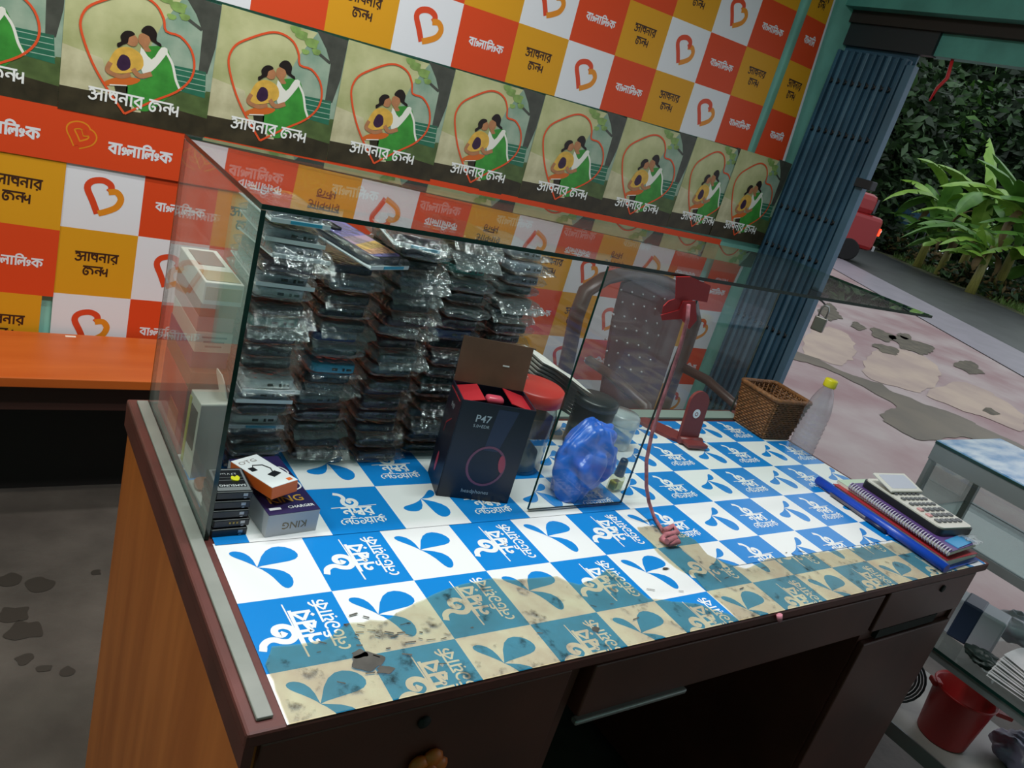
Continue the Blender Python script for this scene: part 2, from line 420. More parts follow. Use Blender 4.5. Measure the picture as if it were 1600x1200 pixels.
# lower checkered banner, right part (behind the counter)
F = Flat(wallmap(0.02))
for r in range(4):
    for c in range(0, 15):
        k = (c + (0 if r % 2 == 0 else 2)) % 3
        x = -.80+1.335*c
        w_ = min(1.335, 18.2-x)
        if w_ > 1.0: banner_tile(F, SEQ[k], x, .90-1.30*r, w_, 1.30)
tag(F.build('checkered_banner'), 'checkered banner hung low on the wall behind the glass case and chair', 'banner', 'checkered banners')
F = Flat(rot_map(wallmap(0.05), -.9, 2.1, -.012))
for r in range(4):
    for c in range(2):
        k = (2-c + (0 if r % 2 == 0 else 2)) % 3 if False else ({0: 'A', 1: 'R', 2: 'A', 3: 'R'}[r] if c == 0 else {0: 'R', 1: 'W', 2: 'R', 3: 'W'}[r])
        banner_tile(F, k, -2.18-1.35*c, .82-1.30*r, 1.35+(-.12 if r >= 2 else .06 if c == 0 else 0)*(1 if c == 0 else 0), 1.30)
tag(F.build('checkered_banner'), 'checkered banner piece at the far left above the orange bench, its edge torn', 'banner', 'checkered banners')
# red strip with the word mark, below the posters
F = Flat(rot_map(wallmap(0.08), -1, 2.15, 0.004))
for c in range(-2, 9):
    x = -.98+2.15*c
    x1 = min(x+2.15, 16.6)
    for q in range(4): F.rect(x+(x1-x)*q/4, 2.08+.0*c, x+(x1-x)*(q+1)/4, 3.10, P_RED, 0)
    if x1-x < 2: continue
    bx, by, bw = x-.02, 2.24, .72
    F.ribbon(smoothline([(bx+a*bw*1.15, by+b*bw*1.0) for a, b in LR+LO[1:]], 4), .15, P_LOGO2, 4)
    F.ribbon(smoothline([(bx+a*bw*1.15, by+b*bw*1.0) for a, b in LR+LO[1:]], 4), .10, P_RED, 6)
    F.word(BANGLALINK, x+1.38, 2.38, .185, P_WHT, 5, .22)
tag(F.build('wordmark_strip'), 'long red strip with white lettering and outlined hearts, pasted under the posters', 'banner strip')

# poster artwork, traced in the frame of one poster and shared by all of them
def homography(src):
    # unit square (0,1),(1,1),(1,0),(0,0) -> src ; returns inverse mapping px -> uv
    import itertools
    A = []; B = []
    for (x, y), (u, v) in zip(src, [(0, 1), (1, 1), (1, 0), (0, 0)]):
        A.append([x, y, 1, 0, 0, 0, -u*x, -u*y]); B.append(u)
        A.append([0, 0, 0, x, y, 1, -v*x, -v*y]); B.append(v)
    n = 8
    for i in range(n):
        p_ = max(range(i, n), key=lambda r: abs(A[r][i])); A[i], A[p_] = A[p_], A[i]; B[i], B[p_] = B[p_], B[i]
        for r in range(n):
            if r != i:
                k = A[r][i]/A[i][i]; B[r] -= k*B[i]
                for c in range(i, n): A[r][c] -= k*A[i][c]
    h = [B[i]/A[i][i] for i in range(n)]
    return lambda p: ((h[0]*p[0]+h[1]*p[1]+h[2])/(h[6]*p[0]+h[7]*p[1]+1), (h[3]*p[0]+h[4]*p[1]+h[5])/(h[6]*p[0]+h[7]*p[1]+1))
hp = homography([(975, 0), (1540, 155), (1455, 715), (905, 595)])
def poster_mesh():
    F = Flat(lambda u, v, l: Vector((u, -l-.0002, v)))
    pm = lambda n, c, **k: mat('poster_'+n, c, 0.4, spec=0.35, **k)
    wall_, sofa, dark = pm('backdrop', '#a5a873', color2='#c9c898', scale=3), pm('sofa', '#b3ad88', color2='#d0caa6', scale=6), pm('shade', '#2f2a1e', color2='#453d2c', scale=6)
    green, grass, bench = pm('garden', '#7d9a86', color2='#a3b4a0', scale=5), pm('lawn', '#53653a', vary=.2, scale=8), pm('bench', '#2f6e55', vary=.1, scale=12)
    trunk, leaf, hair = pm('trunk', '#4a4b44', vary=.2, scale=9), pm('leaf', '#86a35a', vary=.25, scale=10), pm('hair', '#241a18')
    skin, yellow, purple = pm('skin', '#b27a54', vary=.1), pm('yellow_cloth', '#dcae4c', vary=.12, scale=14), pm('purple', '#3b2340', vary=.2)
    dress, white, orange = pm('green_dress', '#3f8f39', vary=.2, scale=8), pm('white_cloth', '#e8e6dc'), pm('orange_cloth', '#d2692a')
    line, ink, slat = pm('heart_line', '#e2552c'), pm('lettering', '#f0f0ee'), pm('slat_line', '#9fb9a6')
    P = lambda pts, m, l: F.poly([hp(q) for q in pts], m, l, 1)
    for a in range(4):
        for b in range(4): F.rect(a/4, b/4, a/4+.25, b/4+.25, wall_, 0)
    F.poly([(.46, .32), (1, .28), (1, 1), (.74, 1), (.62, .78)], green, 1, 1)
    F.poly([(0, .17), (0, .46), (.25, .42), (.33, .20)], sofa, 2, 1)
    F.poly([(0, .26), (.30, .22), (.5, .2), (.5, .14), (0, .12)], sofa, 3, 1)
    F.poly([(.42, .12), (1, .12), (1, .36), (.66, .32), (.45, .26)], grass, 3, 1)
    F.poly([(0, 0), (1, 0), (1, .15), (.66, .18), (0, .17)], dark, 4, 1)
    P([(1335, 405), (1470, 432), (1462, 545), (1330, 505)], bench, 5)
    for k in range(4):
        F.ribbon([hp((1345, 420+24*k)), hp((1466, 446+24*k))], .006, slat, 6)
    P([(1395, 105), (1540, 150), (1510, 330), (1475, 440), (1440, 440), (1462, 260), (1440, 190)], trunk, 5)
    F.ribbon(smoothline([hp(q) for q in [(1300, 95), (1350, 155), (1400, 205), (1460, 255)]]), .022, trunk, 6)
    F.ribbon(smoothline([hp(q) for q in [(1420, 120), (1440, 165), (1475, 215)]]), .03, trunk, 6)
    for cx, cy, r in [(1330, 130, .05), (1375, 165, .055), (1395, 205, .035), (1300, 105, .04), (1345, 205, .03)]:
        u, v = hp((cx, cy)); F.poly(smoothloop([(u+r*math.cos(a)*(1+.25*math.sin(3*a+cx)), v+r*.8*math.sin(a)*(1+.2*math.cos(2*a))) for a in [k*2*math.pi/9 for k in range(9)]], 3), leaf, 7, 1)
    P(smoothloop([(1225, 340), (1310, 330), (1335, 370), (1350, 450), (1372, 510), (1330, 535), (1250, 600), (1190, 590), (1160, 515), (1190, 470), (1240, 465), (1255, 400)], 4), dress, 8)
    P([(1170, 500), (1215, 545), (1212, 610), (1178, 605)], sofa, 7)
    P([(1118, 495), (1168, 500), (1160, 600), (1130, 590)], dark, 8)
    P(smoothloop([(1224, 335), (1262, 385), (1302, 333), (1325, 350), (1275, 420), (1240, 445), (1222, 430)], 3), white, 10)
    F.ribbon(smoothline([hp(q) for q in [(1312, 340), (1340, 400), (1352, 470), (1368, 515)]]), .018, white, 10)
    P(smoothloop([(1080, 482), (1140, 460), (1215, 468), (1185, 492), (1092, 497)], 3), orange, 10)
    F.ribbon([hp((1100, 494)), hp((1165, 496))], .008, white, 11)
    P(smoothloop([(1128, 350), (1165, 335), (1200, 345), (1228, 375), (1224, 425), (1160, 445), (1110, 440), (1100, 405)], 3), yellow, 11)
    P(smoothloop([(1150, 368), (1178, 380), (1180, 420), (1150, 435), (1130, 410)], 3), purple, 12)
    F.ribbon(smoothline([hp(q) for q in [(1108, 400), (1096, 435), (1140, 458), (1180, 450)]]), .032, skin, 13)
    F.ribbon(smoothline([hp(q) for q in [(1260, 445), (1215, 455), (1190, 425)]]), .035, skin, 13)
    P(smoothloop([(1222, 280), (1250, 282), (1262, 305), (1252, 330), (1262, 350), (1240, 352), (1228, 330), (1216, 312)], 3), skin, 11)
    P(smoothloop([(1228, 270), (1245, 247), (1270, 248), (1287, 275), (1284, 305), (1300, 318), (1300, 332), (1280, 318), (1262, 305), (1255, 288)], 3), hair, 12)
    P(smoothloop([(1176, 288), (1200, 284), (1215, 305), (1208, 328), (1190, 332), (1172, 318)], 3), skin, 13)
    P(smoothloop([(1150, 290), (1168, 270), (1192, 270), (1204, 284), (1182, 296), (1176, 318), (1160, 325), (1140, 338), (1136, 322), (1152, 312)], 3), hair, 14)
    heart = [(1150, 615), (1085, 500), (1040, 400), (1010, 290), (1008, 230), (1035, 180), (1090, 150), (1180, 120), (1240, 125), (1290, 160), (1315, 215), (1322, 265), (1375, 285), (1415, 340), (1425, 410), (1405, 470), (1350, 520), (1260, 560), (1150, 615)]
    F.ribbon(smoothline([hp(q) for q in heart], 3), .016, line, 16)
    a, b = hp((1018, 548)), hp((1358, 612))
    W = sum(GL[g][0] for g in APNAR+['sp']+JONNO); hh = (b[0]-a[0])/W
    F.word(APNAR+['sp']+JONNO, (a[0]+b[0])/2, (a[1]+b[1])/2-.015, hh, ink, 18, .17)
    return F
o = poster_mesh().build('heart_poster')
px_ = [(-3.42, -.98), (-.98, 1.46), (1.46, 3.91), (3.91, 6.40), (6.40, 8.88), (8.88, 11.52), (11.52, 14.16), (14.16, 16.45), (15.98, 18.42)]
words_ = ['cut off by the left edge of the photo', 'second from the left, over the red strip', 'third from the left, above the glass case corner', 'fourth from the left', 'fifth from the left, the middle one of the row', 'sixth from the left', 'seventh from the left', 'overlapped on its right by the last one', 'last one, beside the blue folding gate']
for i, (x0, x1) in enumerate(px_):
    q = o if i == 0 else copy_tree(o)
    zb = 3.0+.0145*max(x0, -1); zt = 5.36+.0275*max(x0, -4)
    q.location = U(kx(x0), YW-.13-(.05 if i == 8 else .012*(i % 2)), kz(zb)); q.scale = ((x1-x0)*S*KS, 1, (zt-zb)*S*KS)
    q.rotation_euler = (0, -.009, 0)
    tag(q, 'heart poster of mother and daughter, '+words_[i], 'poster', 'heart posters in a row')

# ------------------------------------------------------------------ the counter
m_maroon = mat('maroon_edge', '#5e2a24', 0.5, vary=0.25, scale=9)
m_side = mat('orange_brown_laminate', '#b55a1e', 0.45, color2='#cc6c2c', scale=3, stretch=(1, 6, .6))
m_front = mat('dark_brown_laminate', '#56281f', 0.45, vary=0.2, scale=5)
m_gap = mat('black_gap', '#0b0908', 0.8)
m_alu = mat('aluminium', '#9a9c9c', 0.35, metal=0.8)
m_strip = mat('grey_edge_strip', '#90928c', 0.3, vary=.12, scale=9)
ctr = empty('shop_counter', U(0, 0, ZF), 0, 'long brown wooden counter carrying the glass case and pasted with blue and white paper', 'counter')
def cpart(name, boxes, bev=0.0):
    b = MB(S)
    for a, c, m in boxes: b.span((a[0], a[1], a[2]-ZF), (c[0], c[1], c[2]-ZF), m, bev)
    return b.build(name, ctr)
X0, X1, Y0, Y1 = -.34, 13.25, -1.62, 4.62
cpart('worktop', [((X0, Y0, -.17), (X1, Y1, -.005), m_maroon)], .03)
cpart('side_panel', [((X0+.06, Y0+.10, ZF), (X0+.22, Y1-.05, -.17), m_side)])
cpart('side_edge_strip', [((X0+.01, Y0+.02, -.42), (X0+.10, Y1, -.17), m_maroon)])
cpart('side_panel', [((X1-.22, Y0+.10, ZF), (X1-.06, Y1-.05, -.17), m_front)])
cpart('back_panel', [((X0+.22, Y1-.3, ZF), (X1-.22, Y1-.15, -.17), m_front)])
cpart('cabinet', [((X0+.22, Y0+.16, ZF+.3), (3.25, Y1-.3, -.19), m_front)])
dr = cpart('cabinet_door', [((X0+.16, Y0+.04, ZF+.5), (3.28, Y0+.16, -.20), m_front)], .02)
b = MB(S); b.lathe([(.0, 0), (.07, 0), (.07, .03), (0, .03)], m_gap, n=14, rot=Matrix.Rotation(math.pi/2, 3, 'X'), cap0=False)
b.build('keyhole', dr, Vector((1.45, Y0+.045, -.41-ZF))*S)
cpart('divider', [((3.42, Y0+.2, ZF), (3.58, Y1-.3, -.19), m_front)])
dw = cpart('drawer', [((3.66, Y0+.05, -1.02), (9.9, Y0+2.6, -.24), m_front)], .02)
b = MB(S); b.box((0, 0, 0), (1.9, .10, .07), m_alu, bev=.02); b.build('drawer_lip', dw, Vector((4.55, Y0+.03, -1.03-ZF))*S)
cpart('cabinet', [((10.0, Y0+.16, ZF+.3), (X1-.22, Y1-.3, -.19), m_front)])
dr = cpart('cabinet_drawer', [((10.05, Y0+.05, -1.02), (X1-.20, Y0+.16, -.22), m_front)], .02)
b = MB(S); b.lathe([(.0, 0), (.07, 0), (.07, .03), (0, .03)], m_gap, n=14, rot=Matrix.Rotation(math.pi/2, 3, 'X'), cap0=False)
b.build('keyhole', dr, Vector((11.9, Y0+.055, -.40-ZF))*S)
cpart('drawer_slot', [((10.4, Y0+.08, -1.24), (12.4, Y0+.17, -1.06), m_gap)])
cpart('cabinet_door', [((10.05, Y0+.05, ZF+.5), (X1-.20, Y0+.16, -1.28), m_front)], .02)
cpart('edge_strip', [((-.23, Y0+.12, -.004), (-.085, 4.5, .035), m_strip)], .01)

# orange plastic flower at the bottom of the counter front
m_orange = mat('orange_plastic', '#c8621a', 0.4)
b = MB(S)
for k in range(5):
    a = k*2*math.pi/5
    b.lathe([(.0, 0), (.10, .01), (.12, .05), (.08, .09), (0, .10)], m_orange, (math.cos(a)*.13, 0, math.sin(a)*.13), 10, rot=Matrix.Rotation(math.pi/2, 3, 'X'), cap0=False)
b.lathe([(.0, 0), (.09, .01), (.09, .12), (0, .14)], m_orange, (0, 0, 0), 10, rot=Matrix.Rotation(math.pi/2, 3, 'X'), cap0=False)
tag(b.build('key_fob', None, U(1.62, Y0+.03, -1.03)), 'orange flower-shaped fob hanging at the lower front of the counter', 'key fob')

q = ony(1215, 966, Y0-.03)
b = MB(S); b.tube([(0, 0, .06), (.02, -.02, 0), (.06, -.01, -.05), (.10, 0, -.07)], [.045, .04, .025, .01], mat('thread_pink', '#c88090', .7), 7)
tag(b.build('thread_stub', None, U(q.x, q.y, q.z)), 'short pink thread tied at the front edge of the counter', 'thread')

# ------------------------------------------------------------------ pasted paper sheets
K_BLUE = mat('paper_blue', '#1583d2', 0.25, spec=0.5); K_WHITE = mat('paper_white', '#e9e9ea', 0.28, color2='#f0f0f0', scale=1.2)
K_WHITE2 = mat('paper_white_stained', '#dcdad2', 0.28, color2='#ececea', scale=2.2)
KX = [(.0, .0)]
def prop_logo(F, T, layer):
    """three-blade propeller; T maps upright tile coordinates (0..1) to sheet coordinates"""
    def P(pts): F.poly([T(q) for q in pts], K_BLUE, layer, 1)
    def blade(tip, wd, skew=0.0, hub=(.54, .65)):
        hx, hy = hub; dx, dy = tip[0]-hx, tip[1]-hy; L = math.hypot(dx, dy); ux, uy = dx/L, dy/L; nx, ny = -uy, ux
        prof = [(0, .004), (.12, .10), (.3, .28), (.5, .43), (.68, .50), (.82, .47), (.92, .36), (.98, .2), (1.0, 0)]
        pts = [(hx+ux*t*L+nx*(w_*wd+skew*math.sin(math.pi*t)*L), hy+uy*t*L+ny*(w_*wd+skew*math.sin(math.pi*t)*L)) for t, w_ in prof]
        pts += [(hx+ux*t*L+nx*(-w_*wd+skew*math.sin(math.pi*t)*L), hy+uy*t*L+ny*(-w_*wd+skew*math.sin(math.pi*t)*L)) for t, w_ in prof[::-1][1:]]
        P(pts)
    blade((.85, .86), .13, -.10); blade((.15, .40), .19, .16); blade((.76, .16), .30, .10)
def prop_text(F, T, layer):
    F.T.append(T)
    F.word(['one'], .46, .58, .36, K_WHITE, layer, .20)
    F.poly([(.12, .545), (.90, .575), (.90, .59), (.12, .565)], K_WHITE, layer+1.2)
    F.word(NOMBOR, .53, .33, .21, K_WHITE, layer, .18)
    F.word(NETWORK, .52, .11, .145, K_WHITE, layer, .16)
    F.T.pop()
def sheet_map(z): return lambda u, v, l: Vector((u*S, v*S, z+l))
# sheet A: lettering turned a quarter, along the front of the counter
yA, dA = 1.0, 1.003
A_CUT = [(0, 1, Y0+.01), (0, -1, -1.03), (-1, 0, -13.1)]
FA = Flat(sheet_map(0.0004), A_CUT)
for r in range(3):                    # rows run towards the viewer
    for c in range(14):
        x, y = c*1.0, yA-(r+1)*dA if r else 0.0
        x, y = c*1.0, [0.0, -1.003, -2.006][r]
        white = (c+r) % 2 == 0
        FA.rect(x, y, x+1.0, y+(1.03 if r == 0 else 1.003), K_WHITE if white else K_BLUE, 0)
        T = (lambda x, y: lambda q: (x+1.0-q[1], y+q[0]))(x, y)
        if white: prop_logo(FA, T, 1)
        elif r < 2 or True: prop_text(FA, T, 1)
sa = FA.build('paper_sheet', None, (0, 0, TOP))
tag(sa, 'worn blue and white checked paper sheet along the counter front, lettering turned sideways', 'paper sheet', 'pasted paper sheets')
# sheet B: upright lettering, at the back and the right
gx, gy, wx, wy = 10.287, -.027, .9896, 1.0195
def b_sheet(cuts, cols, rows, name, label, z):
    F = Flat(sheet_map(z), cuts)
    for j in rows:
        for i in cols:
            x, y = gx+i*wx, gy+j*wy
            blue = (i+j) % 2 == 0
            F.rect(x, y, x+wx, y+wy, K_BLUE if blue else K_WHITE, 0)
            T = (lambda x, y, g: lambda q: (x+(.5+(q[0]-.5)*g)*wx, y+(.5+(q[1]-.5)*g)*wy))(x, y, .82 if blue else .9)
            (prop_text if blue else prop_logo)(F, T, 1)
    tag(F.build(name, None, (0, 0, TOP)), label, 'paper sheet', 'pasted paper sheets')
b_sheet([(0, 1, .99), (0, -1, -3.97), (1, 0, .02), (-1, 0, -6.6)], range(-11, -3), range(1, 4), 'paper_sheet', 'blue and white paper sheet with upright lettering inside the glass case, under the stacks', 0.0013)
b_sheet([(0, 1, -.62), (0, -1, -3.97), (1, 0, 6.42), (-1, 0, -13.1)], range(-4, 3), range(-1, 4), 'paper_sheet', 'cleaner blue and white paper sheet at the right of the counter, under the phone stand', 0.0016)
# worn film over the front edge
def worn_mat():
    m = bpy.data.materials.new('worn_brown_film'); m.use_nodes = True; nt = m.node_tree; nt.nodes.clear(); N = nt.nodes.new; L = nt.links.new
    out = N('ShaderNodeOutputMaterial'); tc = N('ShaderNodeTexCoord')
    n1 = N('ShaderNodeTexNoise'); n1.inputs['Scale'].default_value = 11; n1.inputs['Detail'].default_value = 8; n1.inputs['Roughness'].default_value = .65
    n2 = N('ShaderNodeTexNoise'); n2.inputs['Scale'].default_value = 26; n2.inputs['Detail'].default_value = 9; n2.inputs['Roughness'].default_value = .7
    L(tc.outputs['Object'], n1.inputs['Vector']); L(tc.outputs['Object'], n2.inputs['Vector'])
    r1 = N('ShaderNodeValToRGB'); r1.color_ramp.elements[0].position = .36; r1.color_ramp.elements[1].position = .68
    r1.color_ramp.elements[0].color = (.86, .66, .36, 1); r1.color_ramp.elements[1].color = (1, .89, .58, 1)
    r2 = N('ShaderNodeValToRGB'); r2.color_ramp.elements[0].position = .30; r2.color_ramp.elements[1].position = .44
    r2.color_ramp.elements[0].color = lin('#77664f'); r2.color_ramp.elements[1].color = lin('#ffffff')
    L(n1.outputs['Fac'], r1.inputs[0]); L(n2.outputs['Fac'], r2.inputs[0])
    mu = N('ShaderNodeMix'); mu.data_type = 'RGBA'; mu.blend_type = 'MULTIPLY'; mu.inputs[0].default_value = 1
    L(r1.outputs[0], mu.inputs[6]); L(r2.outputs[0], mu.inputs[7])
    tr = N('ShaderNodeBsdfTransparent'); L(mu.outputs[2], tr.inputs[0])
    df = N('ShaderNodeBsdfPrincipled'); df.inputs['Roughness'].default_value = .4
    mb = N('ShaderNodeMix'); mb.data_type = 'RGBA'; mb.blend_type = 'MULTIPLY'; mb.inputs[0].default_value = 1
    mb.inputs[6].default_value = (.22, .50, .76, 1); L(r2.outputs[0], mb.inputs[7]); L(mb.outputs[2], df.inputs['Base Color'])
    mx = N('ShaderNodeMixShader'); mx.inputs[0].default_value = .25
    L(tr.outputs[0], mx.inputs[1]); L(df.outputs[0], mx.inputs[2]); L(mx.outputs[0], out.inputs[0])
    return m
WORN = worn_mat()
wp = [(432, 1122), (414, 1040), (424, 1012), (470, 1008), (505, 1003), (528, 985), (545, 975), (600, 972), (650, 943), (690, 925), (720, 915), (770, 905), (800, 908), (830, 905), (870, 902), (905, 915), (930, 905), (950, 890), (960, 897), (985, 915), (1012, 937), (1060, 942), (1090, 945), (1150, 966), (1128, 945), (1105, 926), (1080, 900), (1055, 888), (1035, 872), (1012, 845), (1000, 835), (995, 825), (1035, 822), (1060, 832), (1085, 845), (1105, 868), (1135, 882), (1165, 890), (1200, 874), (1265, 866), (1330, 858), (1400, 847), (1440, 862), (1478, 884), (1520, 889)]
FW = Flat(lambda u, v, l: Vector((u*S, v*S, .0024)))
wq = [onz(*q) for q in wp]; wq = [onz(436, 1128)]+wq+[Vector((12.6, Y0, 0))] if False else wq
wq = [(max(.02, min(13.1, q.x)), max(Y0+.01, q.y)) for q in wq]
wq = wq[:-1]+[(12.55, Y0+.01), (.02, Y0+.01)]
wq2 = []
for a, b_ in zip(wq, wq[1:]+wq[:1]):
    L_ = math.hypot(b_[0]-a[0], b_[1]-a[1]); n = max(1, int(L_/.10)) if L_ < 3 else 1
    for k in range(n):
        t = k/n; x, y = a[0]+(b_[0]-a[0])*t, a[1]+(b_[1]-a[1])*t
        j = .035 if (n > 1 and k) else 0
        wq2.append((x+j*noise.noise(Vector((x*6, y*6, 1))), y+j*noise.noise(Vector((x*6, y*6, 7)))))
FW.poly(wq2, WORN, 0, 1)
FW.build('worn_patch', sa)['label'] = 'brown worn and torn area along the front edge'
FS = Flat(lambda u, v, l: Vector((u*S, v*S, .0027)))
m_blot = mat('ground_in_dirt', '#4b4741', 0.5, vary=.3, scale=30)
for (x, y, r, e) in [(572, 1035, .16, .9), (560, 1025, .08, .8), (600, 1050, .09, .6), (930, 985, .05, 1), (1040, 890, .06, .4)]:
    q = onz(x, y); rr = random.Random(x)
    FS.nst += 1; FS.poly(smoothloop([(q.x+math.cos(a)*r*rr.uniform(.6, 1.3), q.y+math.sin(a)*r*e*rr.uniform(.6, 1.3)) for a in [k*2*math.pi/11 for k in range(11)]], 3), m_blot, FS.nst*.12+1, 1)
for k in range(46):                                    # scratches worn through the film
    rr = random.Random(900+k); x = rr.gauss(590, 45); y = 1000+rr.gauss(0, 18)-(x-590)*.12
    if k > 26: x = rr.uniform(450, 1450); y = 1105-(x-450)*.235-rr.uniform(5, 60)
    q = onz(x, y); a = rr.uniform(-.9, .2); L_ = rr.uniform(.03, .12)
    FS.ribbon([(q.x, q.y), (q.x+math.cos(a)*L_, q.y+math.sin(a)*L_)], rr.uniform(.008, .02), m_blot, 0)
FS.build('scuff_marks', sa)['kind'] = 'stuff'

# ------------------------------------------------------------------ the glass case
GX0, GX1, GY0, GY1, GH = -.075, 12.72, 1.11, 4.52, 3.774
GLASS = film('window_glass', '#f4faf7', None, f0=0.06, rough=0.0, haze=.01, gain=.95, power=4.0)
GLASSB = film('back_glass', '#fcfdfc', None, f0=0.04, rough=0.0, haze=.02, hazecol='#f2f2f4', gain=.95)
GLASSD = film('veiled_glass', '#fdfefd', None, f0=0.04, rough=0.0, haze=.10, hazecol='#f6efee', gain=.72)  # pale haze stands in for the reflections on the side pane
GEDGE = mat('glass_edge_green', '#12312b', 0.15)
def pane(name, a, b, parent, face=None, k=S):
    bm = MB(k); face = face or GLASS
    d = [abs(b[i]-a[i]) for i in range(3)]; c = [(a[i]+b[i])/2 for i in range(3)]; t = d.index(min(d))
    bm.box(c, d, face)
    ei = bm.mi(GEDGE)
    bm.bm.normal_update()
    for f in bm.bm.faces:
        n = [abs(q) for q in f.normal]
        if n.index(max(n)) != t: f.material_index = ei
    return bm.build(name, parent)
case = empty('glass_case', U(0, 0, .04), 0, 'frameless glass display case standing on the back of the counter', 'display case')
T_ = .05
pane('top_pane', (GX0, GY0, GH-T_-.04), (GX1, GY1, GH-.04), case)
pane('side_pane', (GX0, GY0, -.038), (GX0+T_, GY1-T_, GH-T_-.05), case, GLASSD)
pane('back_pane', (GX0, GY1-T_, -.038), (GX1, GY1, GH-T_-.05), case, GLASSB)
pane('sliding_pane', (4.40, GY0+.02, .0), (6.24, GY0+.06, GH-T_-.06), case, GLASSB)
b = MB(S); b.box((8.9, GY1-.26, -.015), (7.4, .36, .045), mat('grey_green_base', '#8f9f98', .4)); b.build('base_strip', case)

# ------------------------------------------------------------------ phone covers in clear bags, stacked in the case
FILM = film('clear_bag', '#f4f7f7', None, f0=0.10, rough=0.09, bump=.7, bscale=80, haze=.02, hazecol='#e6ecee', gain=.9)
FILM2 = film('cloudy_bag', '#e4e8e8', None, f0=0.12, rough=0.14, bump=.8, bscale=60, haze=.10, hazecol='#e6ecee', gain=.9)
def bag_mesh(seed, L=.160, W=.100, H=.0215, m=None):
    """crinkled clear sleeve with a pinched flap at the front; base at z=0, front at -y"""
    rr = random.Random(seed); b = MB(); i = b.mi(m or FILM); rings = []; n = 30
    fl, droop = [(.008, 0), (.022, .010), (.030, .016), (.006, 0), (.026, .004)][seed % 5]
    ys = [-.5*L-fl, -.5*L-.75*fl, -.5*L-.5*fl, -.5*L-.25*fl, -.5*L-.002, -.5*L+.008, -.5*L+.022, -.30*L, -.15*L, 0, .2*L, .4*L, .5*L-.006, .5*L+.004]
    hs = [.0010, .0024, .005, .010, .018, H*.97, H, H, H, H, H, H, H*.8, .003]
    for y, h in zip(ys, hs):
        ring = []; t = max(0.0, (-.5*L-y)/max(fl, 1e-6))
        for q in range(n):
            a = 2*math.pi*q/n; c, s_ = math.cos(a), math.sin(a)
            x = math.copysign(abs(c)**.45, c)*W/2; z = math.copysign(abs(s_)**.6, s_)*h/2
            k = rr.uniform(-.0011, .0005)*math.copysign(1, s_) if h > .005 else 0
            k2 = noise.noise(Vector((x*45, y*40, seed*5.3+9)))*.007*t
            zz = H/2+z+k+k2-droop*t*t
            yy = y+.005*t*noise.noise(Vector((x*60, seed, 1)))+(rr.uniform(-.0012, .0012) if h > .005 else 0)
            ring.append(b.bm.verts.new((x*(1+.025*rr.uniform(-1, .4)), yy, zz if t else max(.0002, min(H-.0002, zz)))))
        rings.append(ring)
    for A, B in zip(rings, rings[1:]):
        for q in range(n):
            for tri in ((A[q], A[(q+1) % n], B[(q+1) % n]), (A[q], B[(q+1) % n], B[q])):
                f = b.bm.faces.new(tri); f.material_index = i; f.smooth = False
    return b.mesh('bag')
BAGS = [bag_mesh(k) for k in range(5)]+[bag_mesh(11+k, m=FILM2, H=.0218) for k in range(3)]
PAL = {'black': '#15161a', 'charcoal': '#25282d', 'navy': '#161d33', 'grey': '#5a5f69', 'silver grey': '#8f939e', 'blue': '#173a8c', 'teal': '#2c8f88', 'plum': '#3a2233', 'dark green': '#1c2c28', 'cyan': '#2f9cc0', 'white': '#d8dade'}
def rrect(w, d, r, n=4):
    out = []
    for cx, cy, a0 in ((w/2-r, d/2-r, 0), (-w/2+r, d/2-r, 90), (-w/2+r, -d/2+r, 180), (w/2-r, -d/2+r, 270)):
        out += [(cx+r*math.cos(math.radians(a0+90*k/n)), cy+r*math.sin(math.radians(a0+90*k/n))) for k in range(n+1)]
    return out
CM = {}
def cover_mesh(col, h=.0155):
    if (col, h) in CM: return CM[col, h]
    m = mat('cover_'+col.replace(' ', '_'), PAL[col], 0.32, spec=.5); b = MB()
    W, D = .080, .150; zs = [(0, .97), (.0012, 1.0), (h-.0015, 1.0), (h, .965)]
    base = rrect(W, D, .012); rings = []
    for z, k in zs: rings.append([b.bm.verts.new((x*k, y*(1-(1-k)*.5), z)) for x, y in base])
    i = b.mi(m); n = len(base)
    for A, B in zip(rings, rings[1:]):
        for q in range(n):
            f = b.bm.faces.new((A[q], A[(q+1) % n], B[(q+1) % n], B[q])); f.material_index = i; f.smooth = True
    f = b.bm.faces.new(rings[0][::-1]); f.material_index = i; f = b.bm.faces.new(rings[-1]); f.material_index = i
    dk = mat('port_dark', '#0c0d0f', .5)
    b.box((0, -D/2-.0002, h*.45), (.010, .0012, h*.30), dk); b.box((.016, -D/2-.0002, h*.45), (.004, .0012, h*.35), dk); b.box((.026, -D/2-.0002, h*.45), (.009, .0012, h*.25), dk)
    b.box((-.018, D/2-.03, h), (.022, .034, .0012), dk, bev=.004)
    CM[col, h] = b.mesh('cover'); return CM[col, h]
CARD = {}
def card_mesh(kind):
    if kind in CARD: return CARD[kind]
    b = MB(); wm = mat('card_white', '#dfe3e6', .45); b.box((0, 0, .0012), (.094, .165, .002), wm)
    b.box((0, -.0835, .0035), (.094, .0016, .0065), wm)
    if kind == 'cyan': b.box((.008, -.0846, .0036), (.05, .0010, .0048), mat('card_cyan', '#3aa6c9', .45))
    CARD[kind] = b.mesh('card'); return CARD[kind]
ORD = ['bottom', 'second', 'third', 'fourth', 'fifth', 'sixth', 'seventh', 'eighth', 'ninth', 'tenth', 'eleventh', 'twelfth', 'thirteenth', 'fourteenth', 'fifteenth', 'sixteenth', 'seventeenth', 'eighteenth', 'nineteenth', 'twentieth']
COLN = ['leftmost stack', 'second stack from the left', 'third stack from the left', 'fourth stack from the left', 'last stack']
